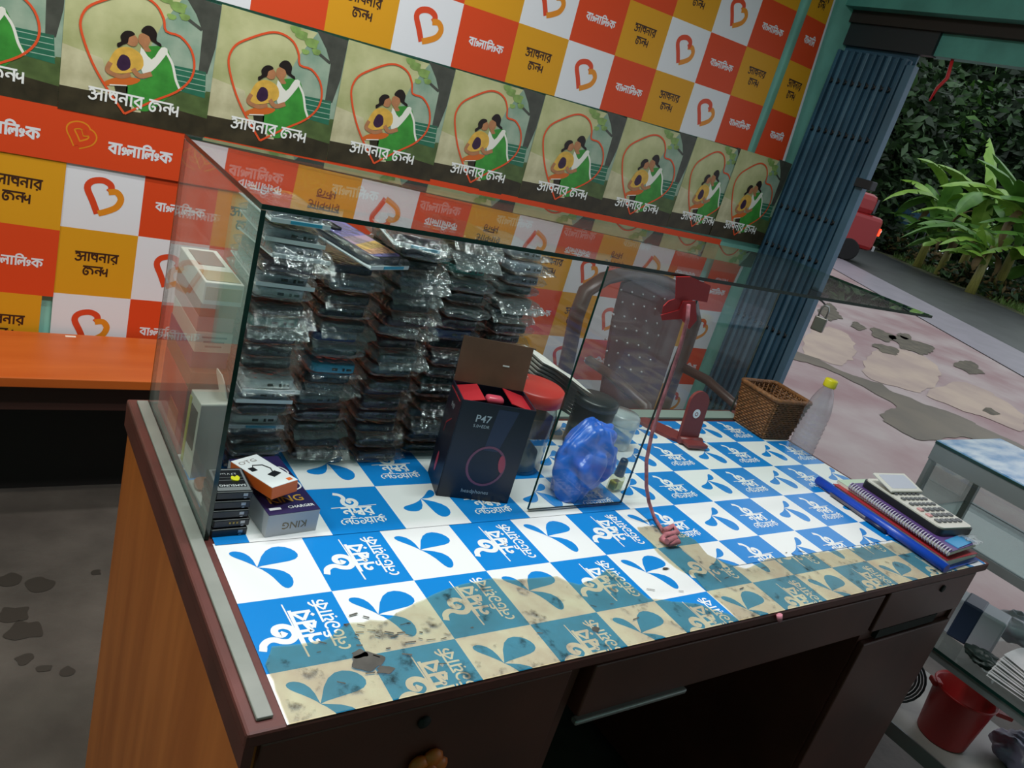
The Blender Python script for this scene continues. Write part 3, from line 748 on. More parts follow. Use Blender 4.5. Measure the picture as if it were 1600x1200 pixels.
def phone_cover(loc, rz, col, bag, card=None, tilt=(0, 0), label=None):
    if card: bag = bag % 5
    t = empty('phone_cover', loc, rz, label, 'phone cover', 'bagged phone covers stacked in the glass case'); t.rotation_euler = (tilt[0], tilt[1], rz)
    z = .0028
    if card: link('card', card_mesh(card), t, (0, -.002, .0005)); z = .0038
    link('cover', cover_mesh(col), t, (0, 0, z))
    link('bag', BAGS[bag], t)
    return t
stacks = [(.86, 2.62, 17, .0238), (1.75, 2.74, 15, .0240), (2.64, 2.74, 17, .0238), (3.52, 2.78, 17, .0238), (4.40, 2.80, 18, .0237)]
rnd = random.Random(17)
special = {(0, 16): ('silver grey', 'white'), (4, 17): ('silver grey', None), (0, 15): ('silver grey', 'white'), (4, 16): ('silver grey', None), (0, 6): ('white', 'white'), (0, 3): ('white', 'cyan'), (0, 5): ('silver grey', 'white'), (0, 13): ('silver grey', 'white'), (0, 12): ('white', None), (0, 19): ('silver grey', 'white'), (0, 10): ('teal', None),
           (1, 9): ('blue', None), (1, 7): ('cyan', None), (3, 10): ('blue', None), (3, 17): ('teal', None), (3, 15): ('teal', None), (4, 21): ('silver grey', None), (2, 16): ('plum', None), (1, 1): ('navy', None), (2, 8): ('grey', None), (2, 14): ('grey', None)}
dark = ['black', 'black', 'charcoal', 'navy', 'black', 'charcoal', 'dark green', 'plum', 'grey']
for ci, (x, y, n, th) in enumerate(stacks):
    z = .004
    for k in range(n):
        col, card = special.get((ci, k), (rnd.choice(dark), None))
        dx, dy, rz = rnd.uniform(-.03, .03), rnd.uniform(-.12, .12), rnd.uniform(-.045, .045)
        bag = rnd.choice([0, 1, 2, 3, 4]) if rnd.random() < .68 else rnd.choice([5, 6, 7])
        if k == 0: bag = 0
        lab = col+' bagged phone cover, '+('topmost' if k == n-1 else ORD[k] if k == 0 else (ORD[k] if k < 20 else 'twenty-first')+' from the bottom')+' in the '+COLN[ci]
        q = U(x+dx+.02*(k/n), y+.6+dy, 0); q.z = TOP+z
        phone_cover(q, rz, col, bag, card, (rnd.gauss(0, .012), rnd.gauss(0, .015)), lab)
        z += th+.0004+rnd.uniform(0, .0006)
    stacks[ci] = (x, y, n, th, z)
# the covers lying loose on top of the stacks
def art_cover(name, loc, rot, kind, label):
    t = empty(name, loc, 0, label, 'phone cover', 'bagged phone covers stacked in the glass case'); t.rotation_euler = rot
    link('card', card_mesh('cyan'), t, (0, -.002, .002))
    o = link('cover', cover_mesh('grey' if kind == 'waves' else 'navy'), t, (0, 0, .005))
    F = Flat(lambda u, v, l: Vector((u, v, .0156+l)))
    if kind == 'waves':
        F.poly(rrect(.070, .146, .010), mat('cover_art_grey', '#7b7f8e', .35), 0, 1)
        F.poly([(-.034, .046), (.034, .046), (.034, .072), (-.034, .072)], mat('cover_art_amber', '#d3a23c', .35), 1)
        for k in range(3): F.ribbon([(-.034+.068*q/12, .046-.011*k+(.003 if q % 2 else -.003)) for q in range(13)], .0035, mat('cover_art_white', '#e4e0e4', .35), 2)
    else:
        F.poly(rrect(.072, .148, .010), mat('cover_art_violet', '#6e669f', .35), 0, 1)
        F.poly([(-.035, -.03), (.035, -.01), (.035, .012), (-.035, .0)], mat('cover_art_mauve', '#9d8296', .35), 1)
        F.poly([(-.035, -.05), (.035, -.035), (.035, -.01), (-.035, -.03)], mat('cover_art_gold', '#c39a55', .35), 1)
        F.poly([(-.035, -.066), (.035, -.06), (.035, -.035), (-.035, -.05)], mat('cover_art_peach', '#c08a6a', .35), 1)
    F.build('artwork', o)
    link('bag', BAGS[0], t); return t
q = U(.86, 3.20); q.z = TOP+stacks[0][4]+.004
art_cover('phone_cover', q, (0, 0, .02), 'waves', 'grey phone cover with white zigzag stripes, lying on the leftmost stack')
q = U(1.80, 3.05); q.z = TOP+stacks[1][4]+.014
art_cover('phone_cover', q, (.10, .02, .42), 'sunset', 'violet and gold phone cover on a cyan-labelled card, lying askew on the second stack')
q = U(2.50, 3.00); q.z = TOP+stacks[2][4]+.004
phone_cover(q, -.20, 'plum', 1, 'cyan', (.0, .02), 'phone cover on a white and cyan card, lying slanted on the third stack')
q = U(3.56, 3.42); q.z = TOP+stacks[3][4]+.006
t = phone_cover(q, -.15, 'black', 2, None, (0, .03), 'black phone cover with a shiny hologram sticker, on top of the fourth stack')
b = MB(); b.lathe([(0, 0), (.019, 0), (.019, .0006), (0, .0006)], mat('hologram', '#8fb7d8', .12, metal=.7, color2='#c9d67a', scale=45), n=24, cap0=False); b.build('sticker', t, (-.01, -.03, .0165))

# ------------------------------------------------------------------ cartons in the left corner of the case
def carton(name, c, d, m, label, cat='box', group=None, rz=0.0):
    b = MB(S); b.box((0, 0, d[2]/2), d, m, bev=.012)
    o = b.build(name, None, U(*c), (0, 0, rz)); return tag(o, label, cat, group)
c_red = mat('carton_red', '#d02c1c', .4); c_or = mat('carton_orange', '#e86a28', .4); c_br = mat('carton_brown', '#7a4a2c', .55, vary=.1); c_pk = mat('carton_pink', '#e3aaa4', .5)
c_wh = mat('carton_white', '#ece7de', .45); c_pu = mat('carton_purple', '#7c3f74', .4); c_gy = mat('carton_grey', '#7f8286', .5); c_tan = mat('carton_tan', '#b39a6c', .5)
GB = 'cartons in the left corner of the case'
bx = carton('carton', (.245, 3.68, .004), (.46, 1.36, .95), c_red, 'red carton at the bottom of the corner stack, behind the white flap box', 'box', GB)
b = MB(S); b.box((0, 0, 0), (.006, .5, .35), c_or); b.build('orange_face', bx, Vector((-.233, -.20, .32))*S)
b = MB(S); b.box((0, 0, 0), (.30, .006, .22), c_wh); b.build('label', bx, Vector((.02, -.683, .40))*S)
carton('carton', (.245, 3.64, .955), (.46, 1.40, .24), c_br, 'flat brown carton with white edges in the corner stack', 'box', GB)
carton('carton', (.245, 3.72, 1.196), (.44, 1.30, .24), c_pu, 'purple carton with a white side in the corner stack', 'box', GB)
bx = carton('carton', (.245, 3.66, 1.437), (.44, 1.30, .26), c_wh, 'white carton with grey writing in the corner stack', 'box', GB)
b = MB(S)
for k in range(3): b.box((0, -.652, .20-.06*k), (.30-.05*k, .004, .022), c_gy)
b.build('lettering', bx)
carton('carton', (.245, 3.70, 1.698), (.44, 1.30, .20), c_pk, 'pale pink carton above the white one in the corner stack', 'box', GB)
carton('carton', (.245, 3.68, 1.899), (.44, 1.34, .194), mat('carton_rust', '#a9663a', .5), 'rust brown carton below the window box', 'box', GB)
wb = empty('window_carton', U(.245, 3.62, 2.094), .0, 'white window carton on top of the corner stack', 'box', GB)
b = MB(S); b.box((0, 0, .14), (.46, 1.40, .28), c_wh, bev=.012); b.build('body', wb)
b = MB(S); b.box((0, .28, .284), (.32, .62, .006), mat('window_brown', '#8d7264', .25), bev=.003); b.build('window', wb)
b = MB(S); b.box((0, -.44, .284), (.40, .40, .006), c_tan); b.box((0, -.703, .14), (.42, .006, .16), c_tan); b.build('label', wb)

# white box with an open hang tab
wb = empty('flap_box', U(.21, 2.62, .004), .05, 'tall white and yellow box with a raised hang tab, beside the left glass pane', 'box')
b = MB(S); b.box((0, 0, .51), (.36, .42, 1.02), c_wh, bev=.01); b.build('body', wb)
b = MB(S); b.box((-.182, -.02, .62), (.008, .26, .52), mat('window_dark', '#4a3d3a', .2)); b.build('window', wb)
b = MB(S); b.box((-.183, .17, .5), (.009, .08, .9), mat('label_yellow', '#d8cf4a', .45)); b.build('yellow_stripe', wb)
b = MB(S); b.box((0, -.213, .5), (.35, .008, 1.0), c_gy); b.build('grey_face', wb)
b = MB(S); b.prism([(-.16, 0), (.16, 0), (.16, .26), (.1, .34), (-.1, .34), (-.16, .26)], .012, c_wh, Matrix.Translation((.14, .02, 1.02)) @ Matrix.Rotation(math.radians(90), 4, 'Z') @ Matrix.Rotation(math.radians(74), 4, 'X')); b.build('hang_tab', wb)

# blister pack lying at the bottom of the left pane
bp = empty('blister_pack', U(.16, 2.0, .004), .05, 'clear blister pack with a brown rounded insert, beside the left glass pane', 'blister pack')
b = MB(S); b.box((0, 0, .03), (.30, .62, .05), mat('blister_grey', '#9b9a96', .25), bev=.02); b.build('tray', bp)
b = MB(S); b.prism(smoothloop([(-.11, -.1), (.11, -.1), (.11, .08), (.05, .17), (-.05, .17), (-.11, .08)], 3), .03, c_br, Matrix.Translation((0, .12, .056))); b.build('insert', bp)
b = MB(S); b.box((.02, -.18, .07), (.07, .2, .03), m_alu, bev=.012); b.build('plug', bp)

# phone batteries, a pile of five
m_bat = mat('battery_black', '#14151a', .35); m_bsil = mat('battery_silver', '#9ea0a4', .3, metal=.5)
bt = None
for k in range(5):
    t = empty('phone_battery', U(.20+rnd.uniform(-.02, .02), 1.40+.02*k, .006+.108*k), rnd.uniform(-.03, .03), None, 'battery', 'pile of phone batteries')
    b = MB(S); b.box((0, 0, .05), (.40, .52, .096), m_bat, bev=.012); b.build('body', t)
    b = MB(S); b.box((.12, -.262, .06), (.05, .006, .035), m_bsil); b.box((.12+.0, -.262, .02), (.03, .006, .012), m_bsil); b.build('contacts', t)
    if k == 4:
        b = MB(S); b.box((0, .0, .0995), (.36, .46, .005), m_bsil); b.box((0, .02, .103), (.31, .36, .004), m_bat)
        b.text('SAMSUNG', mat('battery_lettering', '#d8dade', .4), Matrix.Translation((0, -.13, .107)) @ Matrix.Rotation(math.pi, 4, 'Z'), .062, 1.05, .01)
        b.text('3.7 V Li-ion', mat('battery_lettering', '#d8dade', .4), Matrix.Translation((-.02, .12, .107)) @ Matrix.Rotation(math.pi, 4, 'Z'), .05)
        for q in range(2): b.box((0, .04-.06*q, .106), (.30, .006, .002), m_bsil)
        b.build('label', t)
        b = MB(S); b.prism(smoothloop([(-.05, 0), (-.03, .05), (0, .03), (.03, .06), (.05, .01), (.02, -.05), (-.03, -.04)], 3), .012, mat('sticker_yellow', '#e0dc2a', .4), Matrix.Translation((.06, 0, .108))); b.build('yellow_sticker', t)
    if k == 1:
        b = MB(S)
        for q in range(3): b.box((-.02+.04*q, -.263, .055), (.02, .006, .02), mat('gold_print', '#b08d3a', .4))
        b.build('gold_mark', t)
    tag(t, 'black phone battery with white lettering and a yellow sticker, top of the battery pile' if k == 4 else 'black phone battery, %s in the battery pile' % ['bottom one', 'second from the bottom', 'third from the bottom', 'fourth from the bottom'][k])

# charger carton with the small adapter box leaning on it
m_dkp = mat('charger_purple', '#2a2150', .35); m_gold = mat('gold_lettering', '#c99a3a', .35); m_silv = mat('charger_silver', '#b9bac0', .4)
kb = empty('charger_box', U(.83, 1.72, .004), .10, 'dark purple and silver charger box lying flat beside the batteries', 'box')
b = MB(S); b.box((0, 0, .15), (.64, 1.28, .30), m_silv, bev=.01); b.build('body', kb)
b = MB(S); b.box((0, 0, .303), (.636, 1.276, .005), m_dkp); b.build('printed_top', kb)
b = MB(S); b.text('KING', m_gold, Matrix.Translation((.0, -.36, .308)), .185, 1.0, .012); b.build('gold_lettering', kb)
b = MB(S); b.text('CHARGER', mat('label_white', '#e6e6ea', .4), Matrix.Translation((.12, -.53, .308)), .072, 1.0, .015); b.box((-.20, -.53, .307), (.14, .045, .002), mat('label_white', '#e6e6ea', .4)); b.build('white_lettering', kb)
b = MB(S); b.text('KING', mat('bronze_lettering', '#7c6a4a', .4), Matrix.Translation((.02, -.642, .14)) @ Matrix.Rotation(math.radians(90), 4, 'X') @ Matrix.Rotation(math.pi, 4, 'Z'), .13, 1.0, .012); b.build('end_lettering', kb)
F = Flat(lambda u, v, l: Vector((u*S, v*S, .308*S+l)))
F.ribbon(smoothline([(.10, .30), (.22, .36), (.28, .22), (.18, .10), (.28, .02), (.30, -.12), (.2, -.18), (.1, -.12)], 4), .02, mat('label_white', '#e6e6ea', .4), 0)
F.build('cable_drawing', kb)
ob = empty('adapter_box', U(.66, 1.62, .40), 0, 'small white and orange adapter box leaning on the charger box', 'box'); ob.rotation_euler = (-.10, -.06, .34)
b = MB(S); b.box((0, 0, .075), (.36, .80, .15), c_or, bev=.008); b.build('body', ob)
b = MB(S); b.box((0, 0, .152), (.356, .796, .005), mat('label_white', '#e6e6ea', .4)); b.build('printed_top', ob)
b = MB(S); b.text('OTG', mat('label_grey', '#8d7f7a', .4), Matrix.Translation((-.03, .28, .157)), .11); b.build('lettering', ob)
b = MB(S); b.tube([(-.08, .10, .158), (-.04, .17, .158), (.06, .12, .158), (.09, 0, .158), (.06, -.08, .158)], .007, m_bat, 6)
b.prism([(-.13, .04), (-.06, .04), (-.06, .13), (-.13, .13)], .006, m_bat, Matrix.Translation((0, 0, .155))); b.prism([(-.02, -.20), (.10, -.16), (.07, -.07), (-.05, -.11)], .006, m_bat, Matrix.Translation((.02, 0, .155)))
b.build('cable_picture', ob)
b = MB(S); b.box((.11, -.33, .156), (.06, .06, .003), c_or); b.build('logo_square', ob)

# ------------------------------------------------------------------ headphone carton with its lid open
hb = empty('headphone_box', U(3.78, 1.86, .004), -.30, 'dark blue headphone box with its flap open, standing in the middle of the case', 'box')
m_hb = mat('headphone_navy', '#161b2d', .35, vary=.15, scale=8); m_hred = mat('headphone_red', '#b3202c', .4); m_kraft = mat('kraft_brown', '#6b4a3a', .6, vary=.1)
w_, d_, h_ = 1.06, .66, 1.50
b = MB(S)
b.box((0, -d_/2, h_/2), (w_, .02, h_), m_hb); b.box((0, d_/2, h_/2), (w_, .02, h_), m_hb); b.box((-w_/2, 0, h_/2), (.02, d_, h_), m_hb); b.box((w_/2, 0, h_/2), (.02, d_, h_), m_hb); b.box((0, 0, .012), (w_, d_, .02), m_hb)
b.build('body', hb)
b = MB(S); b.box((0, 0, 0), (w_, .02, .66), m_kraft); o = b.build('lid_flap', hb, Vector((0, d_/2+.05, h_+.32))*S, (-.14, 0, 0)); o['label'] = 'brown inside of the open lid'
b = MB(S); b.box((0, 0, 0), (.10, .004, .02), mat('label_white', '#e6e6ea', .4)); b.build('slot', o, Vector((.18, -.012, .0))*S)
for sx in (-1, 1):
    b = MB(S); b.box((0, 0, 0), (.36, .54, .012), m_hred); o = b.build('side_flap', hb, Vector((sx*(w_/2-.16), .02, h_-.03))*S, (0, sx*.22, 0)); o['label'] = 'red inner side flap'
b = MB(S); b.box((0, -.05, h_-.05), (.26, .18, .12), mat('headphone_pink', '#c4455a', .3), bev=.05, smooth=True); b.build('packing', hb)
b = MB(S); b.text('P47', mat('box_lettering', '#c9ccd4', .4), Matrix.Translation((-.18, -d_/2-.012, 1.26)) @ Matrix.Rotation(math.radians(90), 4, 'X'), .15, 1.0, .01); b.text('5.0+EDR', mat('box_lettering', '#c9ccd4', .4), Matrix.Translation((-.18, -d_/2-.012, 1.15)) @ Matrix.Rotation(math.radians(90), 4, 'X'), .065)
b.text('headphones', mat('box_lettering', '#c9ccd4', .4), Matrix.Translation((.0, -d_/2-.012, .14)) @ Matrix.Rotation(math.radians(90), 4, 'X'), .085)
b.text('P47', mat('box_lettering', '#c9ccd4', .4), Matrix.Translation((-w_/2-.012, .0, 1.25)) @ Matrix.Rotation(math.radians(-90), 4, 'Z') @ Matrix.Rotation(math.radians(90), 4, 'X'), .11)
b.build('lettering', hb)
F = Flat(lambda u, v, l: Vector((u*S, (-d_/2-.012)*S-l, v*S)))
m_hring = mat('headphone_ring', '#8a4c66', .35); m_hring2 = mat('headphone_shade', '#2a3350', .4)
F.poly([(.0, 1.44), (.30, 1.44), (.16, .8), (-.05, .8)], m_hring2, 0, 1)
F.ribbon(ellipse(.05, .56, .27, .30, 30), .035, m_hring, 2, True); F.poly(ellipse(.27, .62, .05, .14, 14, .2), mat('headphone_pink', '#c4455a', .3), 3, 1)
F.build('headphone_picture', hb)
F = Flat(lambda u, v, l: Vector(((-w_/2-.012)*S-l, u*S, v*S)))
F.poly(ellipse(.05, .35, .05, .16, 12), mat('headphone_pink', '#c4455a', .3), 1, 1); F.ribbon([(-.1, 1.1), (.1, .95), (.12, .8)], .02, m_hred, 1)
F.build('side_picture', hb)

# ------------------------------------------------------------------ jars, bag, bottle and small things in the case
JAR = film('jar_plastic', '#d9e0e2', None, f0=0.06, rough=.12, haze=.10, hazecol='#aeb7bd')
j = empty('plastic_jar', U(5.02, 2.52, .004), 0, 'clear plastic jar with a red screw lid behind the headphone box', 'jar')
b = MB(S); b.lathe([(.40, 0), (.44, .03), (.45, 1.0), (.42, 1.10), (.38, 1.16), (.38, 1.22)], JAR, n=32); b.build('body', j)
b = MB(S); b.lathe([(.47, 1.17), (.48, 1.2), (.48, 1.36), (.44, 1.39), (0, 1.39)], mat('lid_red', '#c23a34', .4), n=40); b.build('lid', j)
b = MB(S); b.lathe([(.0, .03), (.36, .03), (.34, .30), (.2, .42), (0, .45)], mat('cloudy_filling', '#8d9694', .6, vary=.3, scale=20), n=20, cap0=False); b.build('contents', j)
j = empty('black_jar', U(6.92, 3.05, .004), 0, 'short black jar behind the blue plastic bag', 'jar')
b = MB(S); b.lathe([(.36, 0), (.38, .04), (.38, .78), (.36, .82), (0, .82)], mat('jar_black', '#0e0f12', .4), n=28); b.build('body', j)
b = MB(S); b.lathe([(.40, .80), (.40, .92), (.37, .95), (0, .95)], mat('jar_lid_dark', '#23272a', .35), n=28); b.build('lid', j)
j = empty('plastic_cup', U(7.66, 3.02, .004), 0, 'frosted plastic container with a white lid beside the black jar', 'container')
b = MB(S); b.lathe([(.26, 0), (.28, .03), (.31, .50)], film('frosted_plastic', '#dde6ea', None, f0=.05, rough=.3, haze=.30, hazecol='#d5dde2'), n=28); b.build('body', j)
b = MB(S); b.lathe([(.33, .48), (.34, .52), (.32, .64), (.28, .68), (0, .69)], film('frosted_lid', '#e6edf0', None, f0=.05, rough=.25, haze=.40, hazecol='#dfe6ea'), n=28); b.build('lid', j)
# crumpled blue bag
b = MB(S); BL = mat('blue_polythene', '#1c66d8', .28, vary=.15, scale=9, spec=.6)
def blob(u, v):
    a = 2*math.pi*u; ph = math.pi*(v-.5); c = math.cos(ph)
    d = Vector((c*math.cos(a), c*math.sin(a), math.sin(ph)))
    r = .92+.26*noise.noise(d*1.3+Vector((3, 1, 7)))+.24*abs(math.sin(2.5*a+3.2*d.z+2.4*noise.noise(d*1.7)))*c+.10*abs(noise.noise(d*3.2))
    p_ = Vector((d.x*.46*r, d.y*.34*r, .52+d.z*.60*r)); t = p_.z-.45
    p_.x += t*.30; p_.y += t*.15
    return (p_.x, max(-.46, p_.y), max(.0, p_.z))
b.sheet(blob, 84, 48, BL)
tag(b.build('plastic_bag', None, U(5.64, 1.62, .006)), 'crumpled blue plastic bag in front of the red-lidded jar', 'plastic bag')
nb = empty('nail_polish', U(6.42, 1.55, .004), 0, 'small bottle of pale yellow nail polish with a black cap', 'bottle'); nb.rotation_euler = (0, .05, .2)
b = MB(S); b.box((0, 0, .14), (.23, .17, .28), film('polish_glass', '#f2f2e2', None, f0=.06, rough=.03), bev=.03); b.build('glass', nb)
b = MB(S); b.box((0, 0, .10), (.19, .13, .16), mat('polish_yellow', '#c9c46a', .2), bev=.02); b.build('polish', nb)
b = MB(S); b.box((0, -.088, .14), (.15, .006, .14), mat('polish_label', '#d6d47c', .4)); b.build('label', nb)
b = MB(S); b.lathe([(.075, .27), (.085, .29), (.065, .56), (.05, .58), (0, .58)], m_bat, n=16); b.build('cap', nb)
# pile of newsprint leaning in the case
GN = 'newsprint sheets in the case'
m_news = mat('newsprint', '#d8d5d0', .7, vary=.15, scale=60, stretch=(1, 1, 6))
nq = ony(850, 586, 3.6); NQ = U(nq.x, nq.y, nq.z-.2)
for k in range(9):
    b = MB(S); ph = k*.7
    b.sheet(lambda u, v: ((u-.5)*1.25, (v-.5)*.8, .03*math.sin(u*5)+.05*u*u), 10, 6, m_news)
    b.sheet(lambda u, v: ((u-.5)*1.25, (v-.5)*.8, .03*math.sin(u*5)+.05*u*u+.02), 10, 6, m_news)
    o = b.build('newsprint_sheet', None, NQ+Vector((.003*k, -.001*k, .0078*k-.02)), (0, .40, -.10-.004*k))
    tag(o, 'folded newsprint, %s of the leaning pile beside the stacks' % ('topmost' if k == 8 else 'bottom one' if k == 0 else ORD[k]+' from the bottom'), 'newspaper', GN)
nb_ = carton('carton', (nq.x+.0, 3.65, .004), (.7, .8, nq.z-.72), c_br, 'brown carton under the pile of newsprint', 'box')

# maroon phone stand
ps = empty('phone_stand', U(9.72, 3.12, .004), -.12, 'maroon plastic folding phone stand with a round white logo', 'phone stand')
m_ps = mat('stand_maroon', '#7a3434', .4)
b = MB(S); b.prism(smoothloop([(-.22, -.35), (.22, -.35), (.24, .3), (.15, .55), (-.15, .55), (-.24, .3)], 4), .07, m_ps, Matrix.Translation((-.28, .32, 0)) @ Matrix.Rotation(math.radians(32), 4, 'Z')); b.build('base', ps)
b = MB(S); b.prism([(-.25, 0), (.25, 0)]+[(.25*math.cos(a), .78+.25*math.sin(a)) for a in [math.pi*k/10 for k in range(11)]], .07, m_ps, Matrix.Translation((0, -.02, .07)) @ Matrix.Rotation(math.radians(84), 4, 'X')); o = b.build('back_plate', ps)
F = Flat(lambda u, v, l: Vector((u*S, (-.096+.105*(v-.07))*S-l-.0004, v*S)))
F.poly(ellipse(.0, .64, .095, .095, 20), mat('label_white', '#e6e6ea', .4), 0, 1); F.ribbon(ellipse(0, .63, .035, .035, 12), .016, m_ps, 1, True)
F.build('round_logo', ps)
b = MB(S); b.box((0, -.22, .09), (.5, .40, .08), m_ps, bev=.02); b.lathe([(.07, -.29), (.07, .29)], m_ps, (0, -.14, .09), 14, rot=Matrix.Rotation(math.pi/2, 3, 'Y'), cap1=True); b.build('foot', ps)

# wicker basket
bk = empty('pen_basket', U(12.72, 3.56, .004), -.08, 'square brown woven basket at the right end of the counter', 'basket')
m_wk = mat('wicker_brown', '#7d4f2c', .55, vary=.25, scale=60, bump=.5, bscale=120)
b = MB(S)
for k in range(4):
    a = k*math.pi/2; R_ = Matrix.Rotation(a, 4, 'Z')
    for r in range(18):
        z = .06+r*.052; hw = .44+.006*r
        pts = [R_ @ Vector((-hw+2*hw*q/14, -hw-.012+.014*(1 if (q+r) % 2 else -1), z)) for q in range(15)]
        b.tube(pts, .030, m_wk, 5, smooth=True, flat=.95)
b.build('weave', bk)
b = MB(S)
for k in range(4):
    R_ = Matrix.Rotation(k*math.pi/2, 4, 'Z')
    for q in range(7): b.tube([R_ @ Vector((-.42+.14*q, -.43, .02)), R_ @ Vector((-.42*1.1+.154*q, -.53, .96))], .018, m_wk, 5)
b.box((0, 0, .03), (.86, .86, .04), m_wk); b.build('frame', bk)
b = MB(S); pts = [(x, y, .98) for x, y in rrect(1.14, 1.14, .10, 3)]; b.tube(pts+[pts[0]], .055, m_wk, 8); b.build('rim', bk)

# water bottle
PET = film('pet_plastic', '#eef0f2', None, f0=0.06, rough=.04, haze=.09, hazecol='#d8dae2', bump=.35, bscale=40)
wb = empty('water_bottle', U(12.98, 2.60, .004), 0, 'empty clear plastic bottle with a yellow cap at the counter end', 'bottle')
prof = [(.20, .0), (.27, .02), (.285, .08)]
for k in range(7): prof += [(.285, .12+.11*k), (.268, .16+.11*k), (.285, .20+.11*k)]
prof += [(.28, .95), (.27, 1.05), (.23, 1.25), (.16, 1.45), (.115, 1.53), (.11, 1.60)]
b = MB(S); b.lathe(prof, PET, n=28); b.build('body', wb)
b = MB(S); b.lathe([(.135, 1.57), (.14, 1.59), (.14, 1.72), (.125, 1.745), (0, 1.75)], mat('cap_yellow', '#d8c51e', .4), n=24); b.build('cap', wb)

# red ribbon bow stuck to the glass and the pink cord hanging from it
m_rib = mat('ribbon_red', '#c11a20', .5)
m_cord = mat('cord_pink', '#b06a72', .7, vary=.3, scale=70)
def patch(pts, t=.012, y=GY0-.02):
    return pts
rb = empty('ribbon_bow', U(5.95, GY0-.03, 3.30), 0, 'red cloth ribbon bow stuck on the upper glass of the case', 'ribbon')
def px_prism(b, pts, y, base, m, t=.012):
    P3 = [ony(*q, y)-Vector(base) for q in pts]
    b.prism([(q.x, q.z) for q in P3], t, m, Matrix.Translation((0, P3[0].y, 0)) @ Matrix.Rotation(math.radians(90), 4, 'X'))
base = (5.95, GY0-.03, 3.30)
for pts in [[(1056, 432), (1078, 432), (1110, 446), (1104, 472), (1082, 468), (1072, 478), (1055, 466)], [(1044, 470), (1068, 462), (1078, 470), (1070, 486), (1034, 490), (1036, 478)]]:
    b = MB(S); px_prism(b, pts, GY0-.04, base, m_rib); b.build('loop', rb)
b = MB(S); px_prism(b, [(1066, 470), (1086, 470), (1088, 500), (1076, 514), (1064, 498), (1034, 500), (1032, 492), (1060, 484)], GY0-.05, base, m_rib); b.build('tail', rb)
cp = [ony(1076, 476, 1.0), ony(1074, 500, .98), ony(1062, 545, .96), ony(1044, 600, .95), ony(1030, 640, .93), ony(1018, 680, .90), ony(1010, 720, .85), ony(1010, 760, .75)]
e = onz(1022, 808, .05); e2 = onz(1036, 830, .06)
cp += [ony(1014, 785, .66), e, e2]
b = MB(S); b.tube(smoothline3(cp) if False else cp, .028, m_cord, 8)
ck = b.build('pink_cord', None, (0, 0, TOP))
kn = [onz(q[0], q[1], z) for q, z in [((1036, 830), .06), ((1052, 822), .10), ((1058, 832), .10), ((1040, 836), .09), ((1034, 842), .06), ((1046, 850), .08), ((1060, 846), .10), ((1056, 840), .13), ((1042, 846), .12)]]
b = MB(S); b.tube(kn, .045, m_cord, 8); b.build('knot', ck)
tag(ck, 'pink twisted cord hanging from the red bow down to a knot on the paper', 'cord')

# ------------------------------------------------------------------ files, notebooks and calculator at the right end
m_fblue = mat('file_blue', '#1745b4', .3); m_page = mat('page_white', '#d9d6cc', .6, vary=.06, scale=40)
def quad_slab(b, q, z0, z1, m):      # q: four plan corners in tiles
    b.prism([(p_[0], p_[1]) for p_ in q], z1-z0, m, Matrix.Translation((0, 0, z0)))
FL, FR, BR, BL_ = (11.48, -1.60), (12.95, -1.52), (13.25, .95), (11.72, 1.02)
bs = Vector((12.3, -.3, .02))
def rel(q, s=1.0, dx=0, dy=0): return [((p_[0]-bs.x)*s+dx, (p_[1]-bs.y)*s+dy) for p_ in q]
ff = empty('file_folder', U(*bs), 0, 'blue plastic file folder with a rolled spine, at the front right corner of the counter', 'folder')
b = MB(S); quad_slab(b, rel([FL, FR, BR, BL_]), 0, .03, m_fblue); b.build('cover', ff)
b = MB(S); b.tube([Vector((BL_[0]-bs.x, BL_[1]-bs.y+.25, .09)), Vector((FL[0]-bs.x, FL[1]-bs.y-.02, .09))], .085, m_fblue, 10); b.build('spine', ff)
b = MB(S); quad_slab(b, rel([FL, FR, BR, BL_], .90, .05, -.05), .034, .10, m_page)
b.build('papers', ff)
rn = empty('notebook', U(bs.x, bs.y, .124), 0, 'red-covered notebook with worn page edges, on the blue file folder', 'notebook')
b = MB(S); quad_slab(b, rel([(11.62, -1.52), (12.75, -1.50), (13.0, .75), (11.80, .95)]), 0, .06, m_page); b.build('pages', rn)
b = MB(S); quad_slab(b, rel([(11.60, -1.53), (12.76, -1.51), (13.02, .78), (11.78, .98)]), .062, .075, mat('notebook_red', '#a92b33', .4)); b.build('cover', rn)
gn = empty('notebook', U(bs.x, bs.y, .202), 0, 'pale green notebook showing at the back of the pile', 'notebook')
b = MB(S); quad_slab(b, rel([(11.85, -.6), (12.9, -.5), (13.0, .95), (11.92, 1.0)]), 0, .05, m_page); b.build('pages', gn)
b = MB(S); quad_slab(b, rel([(11.85, -.6), (12.9, -.5), (13.0, .95), (11.92, 1.0)]), .052, .065, mat('notebook_green', '#b9cdb5', .45)); b.build('cover', gn)
vn = empty('notebook', U(bs.x, bs.y, .278), 0, 'purple spiral notebook under the calculator', 'notebook')
VQ = [(11.62, -1.50), (12.78, -1.42), (13.0, .70), (11.86, .72)]
b = MB(S); quad_slab(b, rel(VQ), 0, .06, m_page); b.build('pages', vn)
b = MB(S); quad_slab(b, rel(VQ), .062, .075, mat('notebook_purple', '#5d4380', .4, vary=.1)); b.build('cover', vn)
b = MB(S)
a0, a1 = Vector((VQ[0][0]-bs.x, VQ[0][1]-bs.y, .04)), Vector((VQ[3][0]-bs.x, VQ[3][1]-bs.y, .04))
for k in range(40):
    c = a0+(a1-a0)*(k+.5)/40
    b.tube([c+Vector((.07*math.cos(t)+.03, 0, .07*math.sin(t))) for t in [math.pi*q/5 for q in range(11)]], .011, mat('spiral_wire', '#c9c3d4', .35), 5)
